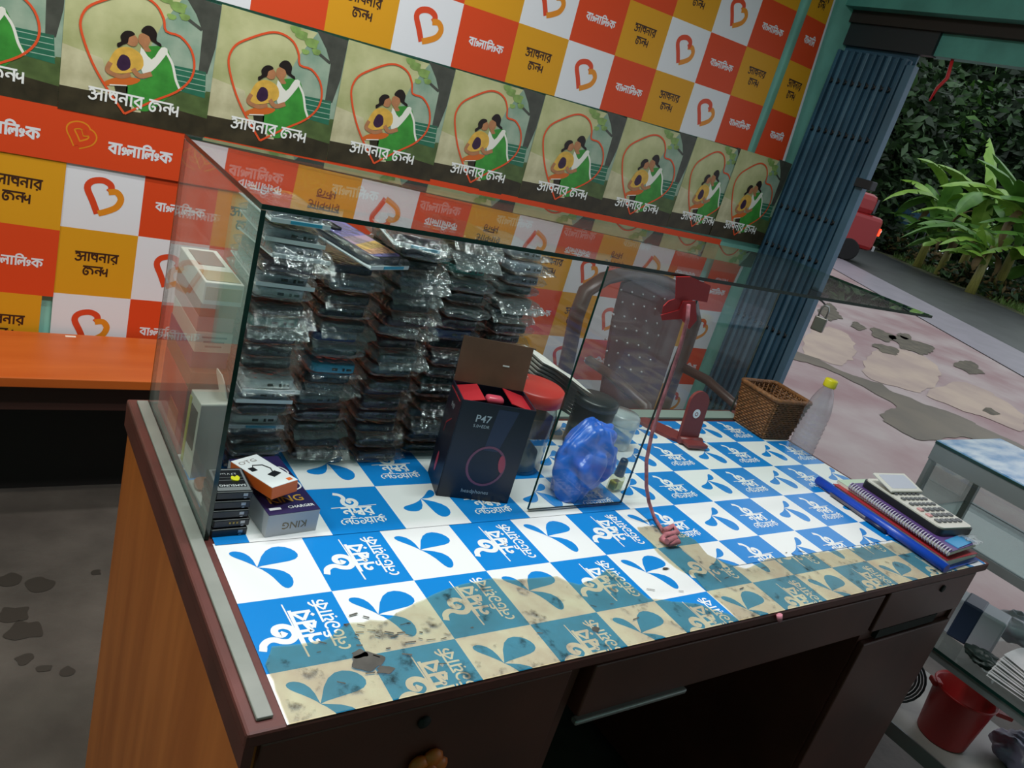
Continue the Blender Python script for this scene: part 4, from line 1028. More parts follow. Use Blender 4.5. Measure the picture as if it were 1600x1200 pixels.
b.build('spiral_binding', vn)
cs = empty('card_slip', U(12.35, -1.30, .348), .1, 'light blue card on the front edge of the notebook pile', 'card')
b = MB(S); b.box((0, 0, .01), (.80, .24, .02), mat('card_blue', '#3b94c8', .4)); b.build('card', cs)
wrap = MB(S)
wrap.sheet(lambda u, v: (.42*(u-.5)+.05*noise.noise(Vector((u*3, v*3, 1))), .55*(v-.5), .10*abs(noise.noise(Vector((u*4, v*4, 2))))+.02), 12, 12, film('wrap_plastic', '#eef2f4', None, f0=.12, rough=.1, haze=.3, bump=.6, bscale=30))
tag(wrap.build('plastic_wrap', None, U(12.72, -1.2, .348)), 'piece of clear plastic wrap at the right front corner of the notebook pile', 'plastic wrap')
ca = empty('calculator', U(12.55, -.28, .362), -.42, 'silver and black scientific calculator lying on the purple notebook', 'calculator'); ca.rotation_euler = (.0, 0, -.10); ca.scale = (.92, .92, .92)
m_csil = mat('calc_silver', '#d2cfc5', .4); m_cblk = mat('calc_black', '#17181a', .4); m_key = mat('calc_key', '#595b5e', .4); m_kpk = mat('calc_key_pink', '#c98f8f', .4)
def rr_prism(b, w, d, r, h, m, X): b.prism(rrect(w, d, r, 5), h, m, X)
b = MB(S); rr_prism(b, 1.16, 1.90, .12, .14, m_cblk, Matrix.Translation((0, 0, 0))); b.build('body', ca)
b = MB(S); rr_prism(b, 1.10, 1.84, .11, .03, m_csil, Matrix.Translation((0, 0, .142))); b.build('face', ca)
b = MB(S); b.box((0, .66, .19), (1.08, .56, .05), m_csil, bev=.02)
rr_prism(b, .90, .42, .06, .012, mat('calc_screen', '#a7abb8', .15, spec=.8), Matrix.Translation((0, .67, .205))); b.build('display', ca, Vector((0, -.04, -.04))*S, (.22, 0, 0))
for r in range(6):
    for c in range(6 if r < 3 else 5):
        n_ = 6 if r < 3 else 5; wk = .9/n_
        x = -.45+wk*(c+.5); y = .30-.20*r
        pk = r in (3, 4) and c == 0
        b = MB(S); b.box((0, 0, 0), (wk*.62, .09 if r < 3 else .115, .04), m_kpk if pk else m_key, bev=.012, seg=1)
        o = b.build('key', ca, Vector((x, y, .19))*S)
        if pk: o['label'] = 'pink key'
pen = empty('pen', U(11.50, .30, .03), 0, 'dark pen lying beside the spine of the blue folder', 'pen')
b = MB(S); b.tube([(.10, .55, .03), (-.02, -.75, .03)], .028, mat('pen_grey', '#5f5a66', .35), 8); b.build('barrel', pen)
b = MB(S); b.tube([(.02, -.3, .03), (-.02, -.75, .03)], .036, mat('pen_cap', '#20264a', .35), 8); b.build('cap', pen)

# ------------------------------------------------------------------ bench and chair along the wall
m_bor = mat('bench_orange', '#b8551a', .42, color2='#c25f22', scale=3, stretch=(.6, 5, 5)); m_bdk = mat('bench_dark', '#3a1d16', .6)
zb = -3.44
bn = empty('bench', U(-6, 14, ZF), .0, 'orange painted plank bench along the wall at the left', 'bench')
def bpart(name, a, c, m, bev=.0):
    b = MB(S); b.span((a[0]+6, a[1]-14, a[2]-ZF), (c[0]+6, c[1]-14, c[2]-ZF), m, bev); return b.build(name, bn)
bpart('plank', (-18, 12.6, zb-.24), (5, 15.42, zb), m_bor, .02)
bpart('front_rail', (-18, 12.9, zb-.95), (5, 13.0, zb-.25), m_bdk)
bpart('shade_board', (-18, 14.55, ZF), (5, 14.65, zb-1.0), mat('bench_shade', '#1a1210', .7))  # near-black board added to paint the deep shade under the bench
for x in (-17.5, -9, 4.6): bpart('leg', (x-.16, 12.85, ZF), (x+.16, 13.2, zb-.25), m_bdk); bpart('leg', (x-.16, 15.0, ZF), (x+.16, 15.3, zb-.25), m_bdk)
q = onz(108, 517, zb); bpart('chipped_paint', (q.x-.12, 15.2, zb), (q.x+.12, 15.3, zb+.004), mat('bare_spot', '#e3d7c8', .6))

m_ch = mat('chair_brown', '#4c3833', .35, vary=.1, scale=5); m_pad = mat('chair_maroon', '#4c2226', .4, vary=.15, scale=8); m_stud = mat('chair_stud', '#c9c9cc', .25, metal=.6)
cy = 12.6; CX = ony(990, 560, cy).x; HK = (cy-CAM.y)/(7.35-CAM.y)
chair = empty('arm_chair', U(CX, cy, ZF), 0, 'brown plastic armchair with a studded quilted back, between the counter and the wall', 'chair')
def cz(z): return z-ZF
def chp(px, py): q = ony(px, py, cy); return Vector((q.x-CX, 0, q.z-ZF))
arch = [chp(*q) for q in [(868, 640), (880, 590), (890, 545), (900, 495), (915, 455), (945, 435), (980, 427), (1015, 430), (1050, 445), (1080, 470), (1085, 500), (1072, 540), (1052, 590), (1035, 640), (1024, 665)]]
b = MB(S); b.tube(arch, .22*HK, m_ch, 10, flat=.7); b.build('back_frame', chair)
pad = [chp(*q) for q in [(935, 640), (945, 570), (957, 500), (972, 442), (1000, 432), (1040, 442), (1062, 462), (1068, 490), (1052, 540), (1036, 590), (1015, 650)]]
b = MB(S); b.prism([(q.x, q.z) for q in pad], .14, m_pad, Matrix.Translation((0, .07, 0)) @ Matrix.Rotation(math.radians(90), 4, 'X')); pd = b.build('back_panel', chair)
b = MB(S)
for r in range(7):
    for c in range(5):
        px = 968+c*17+(8 if r % 2 else 0)-r*6; py = 452+r*19+c*3.5
        q = chp(px, py); b.lathe([(.0, .0), (.04, .0), (.028, .02), (0, .03)], m_stud, (q.x, -.08, q.z), 8, sx=1.3, sy=1.3, rot=Matrix.Rotation(math.pi/2, 3, 'X'), cap0=False)
b.build('studs', pd)
zs_ = cz(-4.2)
b = MB(S); b.box((0.2, -1.9, zs_), (4.4, 4.0, .28), m_ch, bev=.08); b.build('seat', chair)
for sx in (-1, 1):
    b = MB(S); b.tube([(sx*2.3+.2, -.05, zs_+2.1), (sx*2.4+.2, -1.4, zs_+2.15), (sx*2.3+.2, -3.2, zs_+1.9), (sx*2.25+.2, -3.45, zs_+1.3), (sx*2.1+.2, -3.4, zs_)], .18, m_ch, 8); b.build('armrest', chair)
    for y in (-.1, -2.4):
        b = MB(S); b.tube([(sx*1.9+.2, y*1.4, zs_), (sx*2.2+.2, y*1.46, .0)], [.2, .15], m_ch, 8); b.build('leg', chair)

# ------------------------------------------------------------------ folding gate, drawn aside
m_gate = mat('gate_blue', '#34556b', .5, vary=.22, scale=4, spec=.4); m_gate2 = mat('gate_blue_light', '#47687e', .45, vary=.15, scale=4)
GC = ky(8.7)
gt = empty('folding_gate', U(XG+.2, GC, ZF), 0, 'dark blue steel folding gate pushed aside next to the turquoise pillar', 'gate')
def gpart(name, a, c, m, bev=0):
    b = MB(S); b.span((a[0]-XG-.2, a[1]-GC, a[2]-ZF), (c[0]-XG-.2, c[1]-GC, c[2]-ZF), m, bev); return b.build(name, gt)
ng = 10; g0, gst = ky(9.90), .242*KS
for k in range(ng):
    y = g0-k*gst-GC
    b = MB(S)
    b.span((-.16, y-.075, .2), (.16, y+.075, kz(9.25)-ZF), m_gate2 if k % 3 == 1 else m_gate, .02)
    b.span((.02, y-.15, .2), (.12, y-.07, kz(9.22)-ZF), m_gate)
    b.build('upright', gt)
b = MB(S); b.span((-.14, ky(7.38)-GC, .1), (.18, ky(7.62)-GC, kz(9.1)-ZF), m_gate2, .015); b.build('lock_stile', gt)
gpart('backing', (XG+.50, ky(7.6), ZF), (XG+.58, YW-.02, kz(9.9)), m_gate)
for z in (-4.8, -2.0, 1.0, 3.4, 4.6, 7.0, 8.4):
    b = MB(S); z = kz(z) if z > -3 else z
    for k in range(ng-1):
        y = g0-k*gst-GC
        b.tube([(-.10, y-.05, z-ZF+.10), (-.04, y-gst+.05, z-ZF-.10)], .035, m_dark, 5); b.tube([(-.10, y-.05, z-ZF-.10), (-.04, y-gst+.05, z-ZF+.10)], .035, m_dark, 5)
    b.build('lattice', gt)
gpart('shade_box', (XG+.25, ky(7.15), kz(9.42)), (XG+.60, YW-.02, kz(10.33)), m_dark)  # dark box standing in for the shadow above the gate
q = onx(1352, 288, XG); b = MB(S); b.box((0, 0, 0), (.36, .74, .34), m_dark, bev=.03); b.build('latch', gt, Vector((-.18, q.y-GC, q.z-ZF))*S)
q = onx(1275, 517, XG-.1)
pl = empty('padlock', U(XG-.10, q.y, q.z), .3, 'small grey steel padlock hanging at the edge of the gate', 'padlock')
b = MB(S); b.box((0, 0, .30), (.18, .50, .60), mat('padlock_steel', '#8c8a85', .35, metal=.7), bev=.05); b.build('body', pl)
b = MB(S); b.tube([(0, -.15, .58), (0, -.15, .92), (0, -.08, 1.06), (0, .08, 1.06), (0, .15, .92), (0, .15, .58)], .04, m_alu, 8); b.build('shackle', pl)
b = MB(S); b.tube([(0, .0, 1.05), (.1, .25, 1.15), (.12, .50, 1.2)], .035, m_dark, 6); b.build('hasp', pl)
rp = [onx(1492, 80, XG+.6), onx(1480, 122, XG+.6), onx(1464, 138, XG+.6), onx(1452, 158, XG+.6)]
b = MB(S); b.tube(rp, [.06, .08, .07, .04], m_rib, 6, flat=.35)
tag(b.build('hanging_ribbon', None, (0, 0, TOP)), 'red ribbon hanging below the turquoise lintel', 'ribbon')

# ------------------------------------------------------------------ second showcase at the right
SX0, SX1, SY0, SY1, SZ = 15.2, 18.30, -6.0, 1.02, 1.10
sh = empty('showcase', U(SX0, SY1, ZF), 0, 'aluminium and glass showcase with a blue patterned top, at the right of the counter', 'showcase')
GL2 = film('showcase_glass', '#e9f0ee', None, f0=.05, rough=.01, haze=.03, hazecol='#aab4b4')
def spart(name, a, c, m, bev=0, parent=None):
    b = MB(S); b.span((a[0]-SX0, a[1]-SY1, a[2]-ZF), (c[0]-SX0, c[1]-SY1, c[2]-ZF), m, bev); return b.build(name, parent or sh)
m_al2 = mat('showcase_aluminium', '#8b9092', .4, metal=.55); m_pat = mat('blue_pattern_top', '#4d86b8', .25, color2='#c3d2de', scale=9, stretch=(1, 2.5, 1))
def spane(name, a, c, face=GL2):
    return pane(name, (a[0]-SX0, a[1]-SY1, a[2]-ZF), (c[0]-SX0, c[1]-SY1, c[2]-ZF), sh, face)
spart('top_sheet', (SX0+.02, SY0, SZ+.001), (SX1, SY1-.02, SZ+.02), m_pat)
spane('top_pane', (SX0-.03, SY0, SZ-.06), (SX1+.02, SY1, SZ), mat('showcase_top', '#5f8fae', .2))
spane('front_pane', (SX0, SY0, -.60), (SX0+.04, SY1-.1, SZ-.07)); spane('side_pane', (SX0+.1, SY1-.04, -5.0), (SX1-.1, SY1, SZ-.07))
for x in (SX0, SX1-.16):
    for y in (SY1-.16, -4.6, SY0+.16):
        spart('post', (x, y, ZF+.0), (x+.14, y+.14, SZ-.07), m_al2)
spart('reflection_band', (SX0-.01, SY0, .66), (SX0+.05, SY1, SZ-.07), m_al2); spart('mid_rail', (SX0-.02, SY0, -.80), (SX0+.12, SY1, -.60), m_al2); spart('mid_rail', (SX1-.12, SY0, -.80), (SX1, SY1, -.60), m_al2)  # the band under the top stands in for a reflection in the glass
spane('shelf', (SX0+.02, SY0, -.66), (SX1-.1, SY1-.05, -.61)); spane('shelf', (SX0-.02, SY0, -3.02), (SX1-.1, SY1-.05, -2.95))
spart('shelf_rail', (SX0+.02, SY0, -3.22), (SX0+.12, SY1, -3.03), m_al2)
spart('bottom_shelf', (SX0-.02, SY0, -5.30), (SX1, SY1, -5.10), mat('shelf_board', '#a09b95', .5)); spart('bottom_rail', (SX0-.06, SY0, -5.42), (SX0-.02, SY1, -5.07), m_al2)
def lump(name, c, r, m, label, cat, seed=1, rough=.3, rz=0):
    b = MB(S)
    def f(u, v):
        a = 2*math.pi*u; ph = math.pi*(v-.5); d = Vector((math.cos(ph)*math.cos(a), math.cos(ph)*math.sin(a), math.sin(ph)))
        k = 1+rough*noise.noise(d*1.8+Vector((seed, 2, 5)))+.5*rough*noise.noise(d*5+Vector((seed, 4, 1)))
        return (d.x*r[0]*k, d.y*r[1]*k, max(0.0, r[2]*(1+d.z*k)))
    b.sheet(f, 36, 20, m); return tag(b.build(name, None, U(*c), (0, 0, rz)), label, cat)
mug = empty('mug', U(16.15, -1.62, -5.095), 0, 'red plastic mug with a pouring lip standing on the lowest shelf of the showcase', 'mug')
m_mug = mat('mug_red', '#b01c1e', .35)
b = MB(S); b.lathe([(.50, 0), (.53, .04), (.64, 1.22), (.68, 1.27), (.66, 1.30), (.61, 1.24), (.50, .08), (0, .06)], m_mug, n=36); b.build('body', mug)
b = MB(S); b.prism([(-.14, 0), (.14, 0), (.0, .32)], .10, m_mug, Matrix.Translation((.28, -.60, 1.16)) @ Matrix.Rotation(math.radians(200), 4, 'Z')); b.build('lip', mug)
b = MB(S); b.box((-.40, .50, 1.22), (.22, .26, .12), m_mug, rot=-.7, bev=.03); b.build('lug', mug)
for k in range(4):
    b = MB(S); R_ = .62-.05*k
    b.tube([(0, R_*math.cos(t), R_+R_*math.sin(t)) for t in [2*math.pi*q/24 for q in range(25)]], .03, mat('ring_steel', '#6c6f74', .3, metal=.7) if k % 2 else m_dark, 6)
    tag(b.build('steel_ring', None, U(15.74+.10*k, -.38+.05*k, -5.05), (0, .10, .5)), ['outermost dark ring', 'outer steel ring', 'inner dark ring', 'innermost steel ring'][k]+' leaning behind the red mug', 'ring', 'rings behind the mug')
PQ = onz(1640, 1082, -2.6)
m_pap = mat('paper_sheaf', '#c9c7c9', .6, vary=.08, scale=30)
for k in range(5):
    b = MB(S); ph = .1*k
    b.sheet(lambda u, v: ((u-.5)*1.3, (v-.5)*1.9, .10*math.sin(u*4+ph)*u+.28*max(0, v-.6)*math.sin(3*u+ph)), 12, 12, m_pap)
    b.sheet(lambda u, v: ((u-.5)*1.3, (v-.5)*1.9, .10*math.sin(u*4+ph)*u+.28*max(0, v-.6)*math.sin(3*u+ph)+.07), 12, 12, m_pap)
    tag(b.build('paper_bundle', None, U(PQ.x+.02*k, PQ.y-.03*k, -2.80+.10*k), (0, 0, .06-.04*k)), 'rumpled white papers on the glass shelf, %s of the bundle' % (['bottom layer', 'second layer', 'third layer', 'fourth layer', 'top layer'][k]), 'papers', 'paper bundle on the glass shelf')
m_wrapp = mat('wrap_white', '#b9b9c2', .3, vary=.12, scale=12, bump=.3)
lump('plastic_bag', (onz(1575, 1005, -2.9).x+.35, onz(1575, 1005, -2.9).y, -2.93), (.52, .5, .36), m_wrapp, 'whitish crumpled plastic bag on the glass shelf of the showcase', 'plastic bag', 4, .45)
lump('plastic_bag', (onz(1590, 1190, -4.9).x, onz(1590, 1190, -4.9).y, -5.09), (.5, .6, .40), mat('wrap_lilac', '#75728c', .35, vary=.15, scale=9), 'grey lilac plastic bundle beside the red mug', 'plastic bag', 7, .35)
lump('cloth_bundle', (onz(1515, 1022, -2.9).x, onz(1515, 1022, -2.9).y-.25, -2.93), (.30, .34, .14), mat('bundle_dark_green', '#1c2a26', .5), 'dark green flat bundle on the glass shelf', 'bundle', 3, .4)
bq = onz(1512, 985, -2.6)
bxx = empty('cable_box', U(bq.x+.3, bq.y+.15, -2.93), .25, 'pale grey box with a broad dark blue band on the glass shelf', 'box')
b = MB(S); b.box((0, 0, .45), (.7, 1.3, .9), mat('box_pale', '#a9a9b2', .4), bev=.05); b.build('body', bxx)
b = MB(S); b.box((0, .05, .455), (.73, .42, .93), mat('box_band', '#27324a', .4), bev=.04); b.build('band', bxx)
lump('toy', (17.2, -2.6, -.60), (.28, .28, .22), mat('toy_green', '#6c8c34', .5), 'green toy on the upper shelf of the showcase', 'toy', 5, .3)
lump('toy', (17.0, -3.5, -.60), (.30, .4, .25), mat('toy_blue', '#39456e', .4), 'blue wrapped toy on the upper shelf of the showcase', 'toy', 9, .3)
lump('toy', (17.6, -2.0, -.60), (.2, .2, .3), mat('toy_orange', '#c9701e', .5), 'orange toy on the upper shelf of the showcase', 'toy', 6, .3)

# ------------------------------------------------------------------ outside: pavement, road, verge
m_pave = mat('pavement_pink', '#8c6c6b', 0.55, color2='#a69792', scale=1.1, bump=.2, bscale=9); m_sand = mat('sand_wash', '#a08c80', .7, color2='#b39f8c', scale=1.6)
m_wet = mat('wet_channel', '#5d5240', .45, vary=.2, scale=2); m_moss = mat('moss', '#575040', .85, vary=.3, scale=6)
m_road = mat('wet_asphalt', '#3c3f3e', .42, vary=.2, scale=1.5, bump=.1, bscale=8); m_kerb = mat('kerb_lilac', '#8d878e', .4, vary=.08, scale=2); m_verge = mat('verge_soil', '#3d3b24', .9, color2='#566034', scale=1.2)
def gpoly(name, pts, z, m, kind='structure', wob=0.0, label=None, cat=None):
    F = Flat(lambda u, v, l: Vector((u*S, v*S, z)))
    P2 = [onz(*q, ZF) for q in pts]; P2 = [(q.x, q.y) for q in P2]
    if wob:
        P2 = smoothloop(P2, 8); ex = .05*max(max(a[0] for a in P2)-min(a[0] for a in P2), max(a[1] for a in P2)-min(a[1] for a in P2))/2
        P2 = [(x+ex*1.2*noise.noise(Vector((x/ex*.22, y/ex*.22, 3)))+ex*.5*noise.noise(Vector((x/ex*.8, y/ex*.8, 5))), y+ex*1.2*noise.noise(Vector((x/ex*.22, y/ex*.22, 8)))+ex*.5*noise.noise(Vector((x/ex*.8, y/ex*.8, 9)))) for x, y in P2]
    F.poly(P2, m, 0, 1); o = F.build(name)
    if kind: o['kind'] = kind
    if label: tag(o, label, cat)
    return o
F = Flat(lambda u, v, l: Vector((u*S, v*S, -.01)))
F.rect(XG+.6, -150, 420, 320, m_verge, 0); F.build('ground')['kind'] = 'structure'
RD = (onz(1388, 401, ZF)-onz(1600, 494, ZF)).normalized()      # direction of the road
def road_strip(name, qa, qb, z, m):
    A, B = onz(*qa, ZF), onz(*qb, ZF)
    P2 = [A-RD*260, A+RD*520, B+RD*520, B-RD*260]
    P2 = clip_half([(q.x, q.y) for q in P2], 1, 0, XG+.6)
    F = Flat(lambda u, v, l: Vector((u*S, v*S, z)))
    F.poly(P2, m, 0, 1); F.build(name)['kind'] = 'structure'
road_strip('road', (1600, 494), (1600, 553), .004, m_road)
road_strip('trim_4', (1600, 553), (1600, 590), .012, m_kerb)
A = onz(1600, 590, ZF); F = Flat(lambda u, v, l: Vector((u*S, v*S, 0.0)))
a, b_ = A+RD*520, A-RD*260
F.poly(clip_half([(XG+.6, -260), (b_.x, b_.y), (a.x, a.y), (XG+.6, a.y)], 1, 0, XG+.6), m_pave, 0, 1); F.build('pavement')['kind'] = 'structure'
def c4(x, y): return (1160+x/3.636, 400+y/3.636)
gpoly('puddle', [c4(*q) for q in [(200, 500), (320, 548), (430, 590), (570, 660), (740, 715), (800, 730), (870, 780), (960, 810), (1040, 845), (1200, 900), (1400, 990), (1600, 1090), (1600, 1180), (1400, 1090), (1280, 1030), (1060, 1050), (950, 1030), (830, 960), (790, 905), (860, 850), (760, 790), (600, 700), (440, 630), (300, 590), (200, 560)]], .006, m_wet, None, 1, 'long dark wet channel running across the pavement', 'puddle')
for k, (pts, lab) in enumerate([([(340, 540), (380, 430), (480, 400), (600, 450), (640, 540), (560, 620), (440, 585)], 'sandy patch beside the gate, on the far side of the wet channel'), ([(690, 600), (760, 540), (900, 530), (1050, 580), (1130, 680), (1020, 770), (850, 740), (720, 690)], 'large sandy patch in the middle of the pavement'), ([(1050, 780), (1250, 720), (1450, 800), (1580, 900), (1600, 1000), (1400, 930), (1200, 860)], 'sandy patch at the right above the wet channel')]):
    gpoly('sand_patch', [c4(*q) for q in pts], .003+.001*k, m_sand, None, 1, lab, 'sand')
for k, (cx, cy_, rx, ry, lab) in enumerate([(495, 320, 60, 42, 'moss clump nearest the padlock'), (655, 400, 40, 20, 'small moss spot right of the padlock'), (790, 450, 70, 30, 'moss patch in the row beside the kerb'), (960, 510, 115, 38, 'widest moss patch near the kerb'), (820, 535, 70, 24, 'moss patch below the widest one'), (925, 460, 40, 16, 'small moss spot above the widest patch'), (1290, 635, 80, 32, 'moss patch farthest right along the kerb'), (1410, 885, 45, 16, 'small moss spot at the right beside the channel')]):
    gpoly('moss_patch', [c4(cx+rx*math.cos(a)*(1+.25*math.sin(3*a+k)), cy_+ry*math.sin(a)*(1+.2*math.cos(4*a+k))+rx*.30*math.cos(a)) for a in [q*2*math.pi/12 for q in range(12)]], .008, m_moss, None, 1, lab, 'moss')

# red vehicle at the road side, half hidden by the gate
vq = onz(1260, 385, ZF)
vh = empty('red_van', U(vq.x, vq.y, ZF), .70, 'red vehicle on the road, half hidden behind the folding gate', 'vehicle')
m_vr = mat('van_red', '#8c1f20', .3); m_vg = mat('van_glass', '#20262b', .1); m_tl = mat('tail_lamp', '#ff3a1e', .3, emit=3.0)
b = MB(); b.box((0, 0, .95), (1.6, 3.4, 1.0), m_vr, bev=.12); b.box((0, .1, 1.72), (1.45, 2.9, .62), m_vr, bev=.18); b.build('body', vh)
b = MB(); b.box((0, -1.36, 1.72), (1.2, .06, .42), m_vg); b.box((.74, .1, 1.72), (.06, 2.3, .40), m_vg); b.build('window', vh)
for sx in (-1, 1):
    b = MB(); b.box((sx*.62, -1.72, 1.05), (.22, .06, .22), m_tl, bev=.02); b.build('tail_lamp', vh)
    for y in (-1.05, 1.1):
        b = MB(); b.lathe([(.30, -.1), (.34, -.07), (.34, .07), (.30, .1)], m_gap, (sx*.72, y, .34), 20, rot=Matrix.Rotation(math.pi/2, 3, 'Y'), cap1=True); b.build('wheel', vh)
b = MB(); b.box((0, -1.74, .55), (1.5, .08, .16), m_alu, bev=.02); b.build('bumper', vh)
tq = onz(1400, 402, ZF)
tp = MB()
tp.sheet(lambda u, v: ((u-.5)*2.2, .8*v, 2.1-.7*v+.08*math.sin(u*9)), 12, 4, mat('tarp_blue', '#5f8fb8', .5, vary=.15, scale=3))
for sx in (-1, 1):
    for y in (0, .8): tp.tube([(sx*1.05, y, 0), (sx*1.05, y, 2.1-.85*y)], .03, m_dark, 6)
tag(tp.build('tarpaulin', None, U(tq.x+6, tq.y+6, ZF), (0, 0, -.7)), 'pale blue tarpaulin shelter among the plants behind the vehicle', 'tarpaulin')

# ------------------------------------------------------------------ plants across the road
L_BR = mat('banana_leaf_bright', '#6f9a34', .4, color2='#86ad45', scale=3); L_MD = mat('banana_leaf', '#4c7a30', .42, color2='#5f8d3c', scale=3); L_DK = mat('leaf_dark', '#34522a', .5, vary=.3, scale=2); L_SH = mat('leaf_deep', '#1b3018', .55, vary=.3, scale=2)
L_DRY = mat('dry_leaf', '#6b5a34', .7, vary=.2, scale=4); m_stem = mat('banana_stem', '#7c7a3a', .5, vary=.25, scale=5, stretch=(6, 6, .5)); m_bark = mat('bark', '#3a3024', .8, vary=.2, scale=6)
def banana_leaf(b, base, az, rise, L, W, m, droop, rr):
    d = Vector((math.cos(az), math.sin(az), 0)); n = 14; p_ = Vector(base); ang = rise; mid = []
    for k in range(n+1):
        mid.append((p_.copy(), ang)); p_ += (d*math.cos(ang)+Vector((0, 0, math.sin(ang))))*(L/n); ang -= droop/n
    side = Vector((-d.y, d.x, 0)); i = b.mi(m)
    for s_ in (-1, 1):
        row = []
        for k, (q, a) in enumerate(mid):
            t = k/n; w_ = W*(0.06 if t < .12 else math.sin(math.pi*min(1, (t-.10)/.9))**.55)*(1+.08*rr.uniform(-1, 1))
            nrm = Vector((0, 0, 1))*math.cos(a)-d*math.sin(a)
            e = q+side*(s_*w_*.5)-nrm*(.25*w_*(.6+.4*rr.random()))
            row.append((b.bm.verts.new(q*b.k), b.bm.verts.new(((q+e)/2+nrm*.05*w_)*b.k), b.bm.verts.new(e*b.k)))
        for k in range(n):
            tear = rr.random() < .22 and k > 3
            A, B = row[k], row[k+1]
            for c in (0, 1):
                try:
                    vs = (A[c], A[c+1], B[c+1], B[c])
                    if tear and c == 1:
                        x = b.bm.verts.new(B[2].co*.55+A[2].co*.45); vs = (A[c], A[c+1], x, B[c])
                    f = b.bm.faces.new(vs); f.material_index = i; f.smooth = True
                except ValueError: pass
def banana(pxb, h, nl, seed, label, spread=1.0, first=None, mats=(L_BR, L_MD), tall=1.0):
    rr = random.Random(seed); q = onz(*pxb, ZF); t = empty('banana_plant', U(q.x, q.y, ZF), 0, label, 'banana plant', 'banana plants across the road')
    b = MB(); b.tube([(0, 0, 0), (.03, .02, h*.3), (.05, .0, h*.58)], [.17, .13, .08], m_stem, 10); b.build('stem', t)
    for k in range(nl):
        az = rr.uniform(0, 6.283) if not first or k >= len(first) else first[k][0]
        rise = rr.uniform(.45, 1.35) if not first or k >= len(first) else first[k][1]
        L = h*rr.uniform(.50, .68)*(tall if first and k < 1 else 1); b = MB()
        banana_leaf(b, (.05, 0, h*(.53-.022*k)), az, rise, L, .52*spread*rr.uniform(.8, 1.1), mats[0] if rr.random() < .45 else mats[1], rr.uniform(1.0, 2.0) if rise < 1.3 else .5, rr)
        o = b.build('leaf', t)
    for k in range(2):
        b = MB(); banana_leaf(b, (.05, 0, h*.5), rr.uniform(0, 6.28), .2, h*.4, .3, L_DRY, 2.6, rr); o = b.build('leaf', t); o['label'] = 'withered hanging leaf'
    return t
banana((1548, 466), 6.2, 16, 5, 'tallest banana plant, bright upright leaves above the orange stem', 1.5, [(0, 1.52), (2.2, 1.35), (4.0, 1.25), (5.2, .9)], tall=1.15)
banana((1490, 441), 5.2, 16, 8, 'banana plant left of the tallest one, with shredded arching leaves', 1.4)
banana((1432, 417), 5.0, 16, 12, 'leftmost banana plant, nearest the red vehicle', 1.4)
banana((1612, 490), 5.0, 16, 15, 'banana plant cut by the right edge of the photo', 1.4)
banana((1515, 458), 2.8, 12, 21, 'low young banana plant at the foot of the tallest one', 1.2)
banana((1465, 430), 3.4, 12, 27, 'low banana plant between the two left ones', 1.2)
def leafy(name, pxb, dist, r, zc, n, mats, seed, label, cat, group=None, trunk=True, leaf=.30):
    rr = random.Random(seed); q = onz(*pxb, ZF); base = Vector((q.x, q.y, ZF))
    dirv = (base-CAM); dirv.z = 0; dirv.normalize(); base += dirv*dist/S
    t = empty(name, U(base.x, base.y, ZF), 0, label, cat, group)
    if trunk:
        b = MB(); b.tube([(0, 0, 0), (.1, .05, zc*.5), (-.05, .1, zc)], [.22, .16, .09], m_bark, 8); b.build('trunk', t)
    b = MB(); ids = [b.mi(m) for m in mats]
    for k in range(n):
        d = Vector((rr.gauss(0, 1), rr.gauss(0, 1), rr.gauss(0, 1))).normalized(); rad = rr.uniform(.55, 1.0)*(1+.35*noise.noise(d*2+Vector((seed, 0, 0))))
        c = Vector((d.x*r[0]*rad, d.y*r[1]*rad, zc+d.z*r[2]*rad))
        if c.z < .05: c.z = .05+rr.random()*.2
        a = Vector((rr.gauss(0, 1), rr.gauss(0, 1), rr.gauss(0, .6))).normalized()*leaf*rr.uniform(.6, 1.3); s_ = a.cross(Vector((rr.gauss(0, 1), rr.gauss(0, 1), rr.gauss(0, 1)))).normalized()*a.length*.42
        v = [b.bm.verts.new(c-a), b.bm.verts.new(c+s_), b.bm.verts.new(c+a), b.bm.verts.new(c-s_)]
        f = b.bm.faces.new(v); f.material_index = rr.choice(ids)
    b.build('foliage', t); return t
GT = 'trees beyond the banana plants'
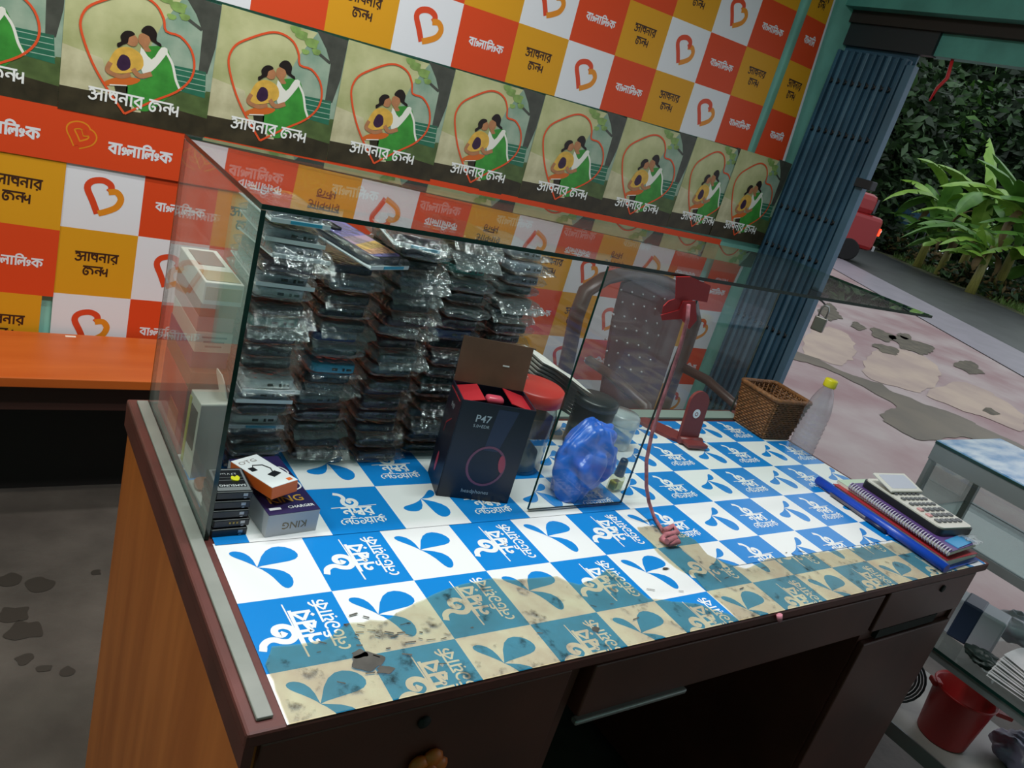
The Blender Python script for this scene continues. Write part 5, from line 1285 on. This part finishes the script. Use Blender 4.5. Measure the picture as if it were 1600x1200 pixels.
for k, (px, py, dist, r, zc, ms, lab) in enumerate([
    (1330, 396, 9.0, (2.6, 2.0, 4.2), 4.0, [L_DK, L_SH], 'dark tree directly behind the edge of the folding gate'),
    (1405, 404, 6.5, (2.4, 2.0, 4.4), 4.2, [L_DK, L_DK, L_SH, L_MD], 'green tree under the hanging red ribbon'),
    (1480, 430, 8.0, (2.5, 2.0, 4.6), 4.4, [L_DK, L_SH, L_SH], 'deep green tree behind the tallest banana plant'),
    (1555, 455, 7.0, (2.4, 2.0, 4.0), 4.0, [L_SH, L_SH, L_DK], 'nearly black tree at the right edge, sky glinting through it'),
    (1640, 480, 8.0, (2.6, 2.0, 4.6), 4.6, [L_SH, L_DK], 'tree outside the right edge, its crown reaching in')]):
    leafy('tree', (px, py), dist, r, zc, 4200, ms, 31+k, lab, 'tree', GT)
for k, (px, py, dist, r, zc, lab) in enumerate([(1300, 392, 15, (4, 2, 6.5), 6.4, 'farthest left of the background trees'), (1400, 404, 15, (4, 2, 7.5), 7.4, 'second from the left of the background trees'), (1490, 430, 16, (4, 2, 7.5), 7.4, 'third from the left of the background trees'), (1580, 460, 15, (4, 2, 6.5), 6.4, 'rightmost of the background trees')]):
    leafy('tree', (px, py), dist, r, zc, 5200, [L_SH, L_SH, L_DK], 41+k, lab+', a dark mass', 'tree', GT, leaf=.45)
GBU = 'bushes on the verge'
for k, (px, py, r, lab) in enumerate([(1390, 400, (1.0, .8, .55), 'bush beside the red vehicle'), (1440, 420, (1.0, .8, .45), 'bush at the foot of the leftmost banana plant'), (1500, 450, (1.0, .8, .45), 'bush between the two middle banana plants'), (1560, 475, (1.0, .8, .4), 'low bush on the verge at the right'), (1610, 490, (1.0, .8, .5), 'bush cut by the right edge')]):
    leafy('bush', (px, py), 2.2, r, r[2]*.8, 1000, [L_DK, L_DRY, L_SH], 50+k, lab, 'bush', GBU, False, .16)
F = MB()
rr = random.Random(77)
gm = mat('grass_green', '#56722f', .6, vary=.25, scale=3)
A, B = onz(1388, 398, ZF), onz(1640, 508, ZF); d = (B-A); nrm = Vector((-d.y, d.x, 0)).normalized()
if nrm.dot(A-CAM) < 0: nrm = -nrm
gi = F.mi(gm)
for k in range(3500):
    q = A+d*rr.random()+nrm*rr.uniform(1, 22)*1.0; h = rr.uniform(.08, .30); a = rr.uniform(0, 6.28); wv = Vector((math.cos(a), math.sin(a), 0))*.03
    p_ = Vector((q.x*S, q.y*S, -.01)); tip = p_+Vector((rr.gauss(0, .08), rr.gauss(0, .08), h))
    f = F.bm.faces.new([F.bm.verts.new(p_-wv), F.bm.verts.new(p_+wv), F.bm.verts.new(tip)]); f.material_index = gi
tag(F.build('verge_grass'), 'rough grass on the verge beyond the wet road', 'grass', kind='stuff')
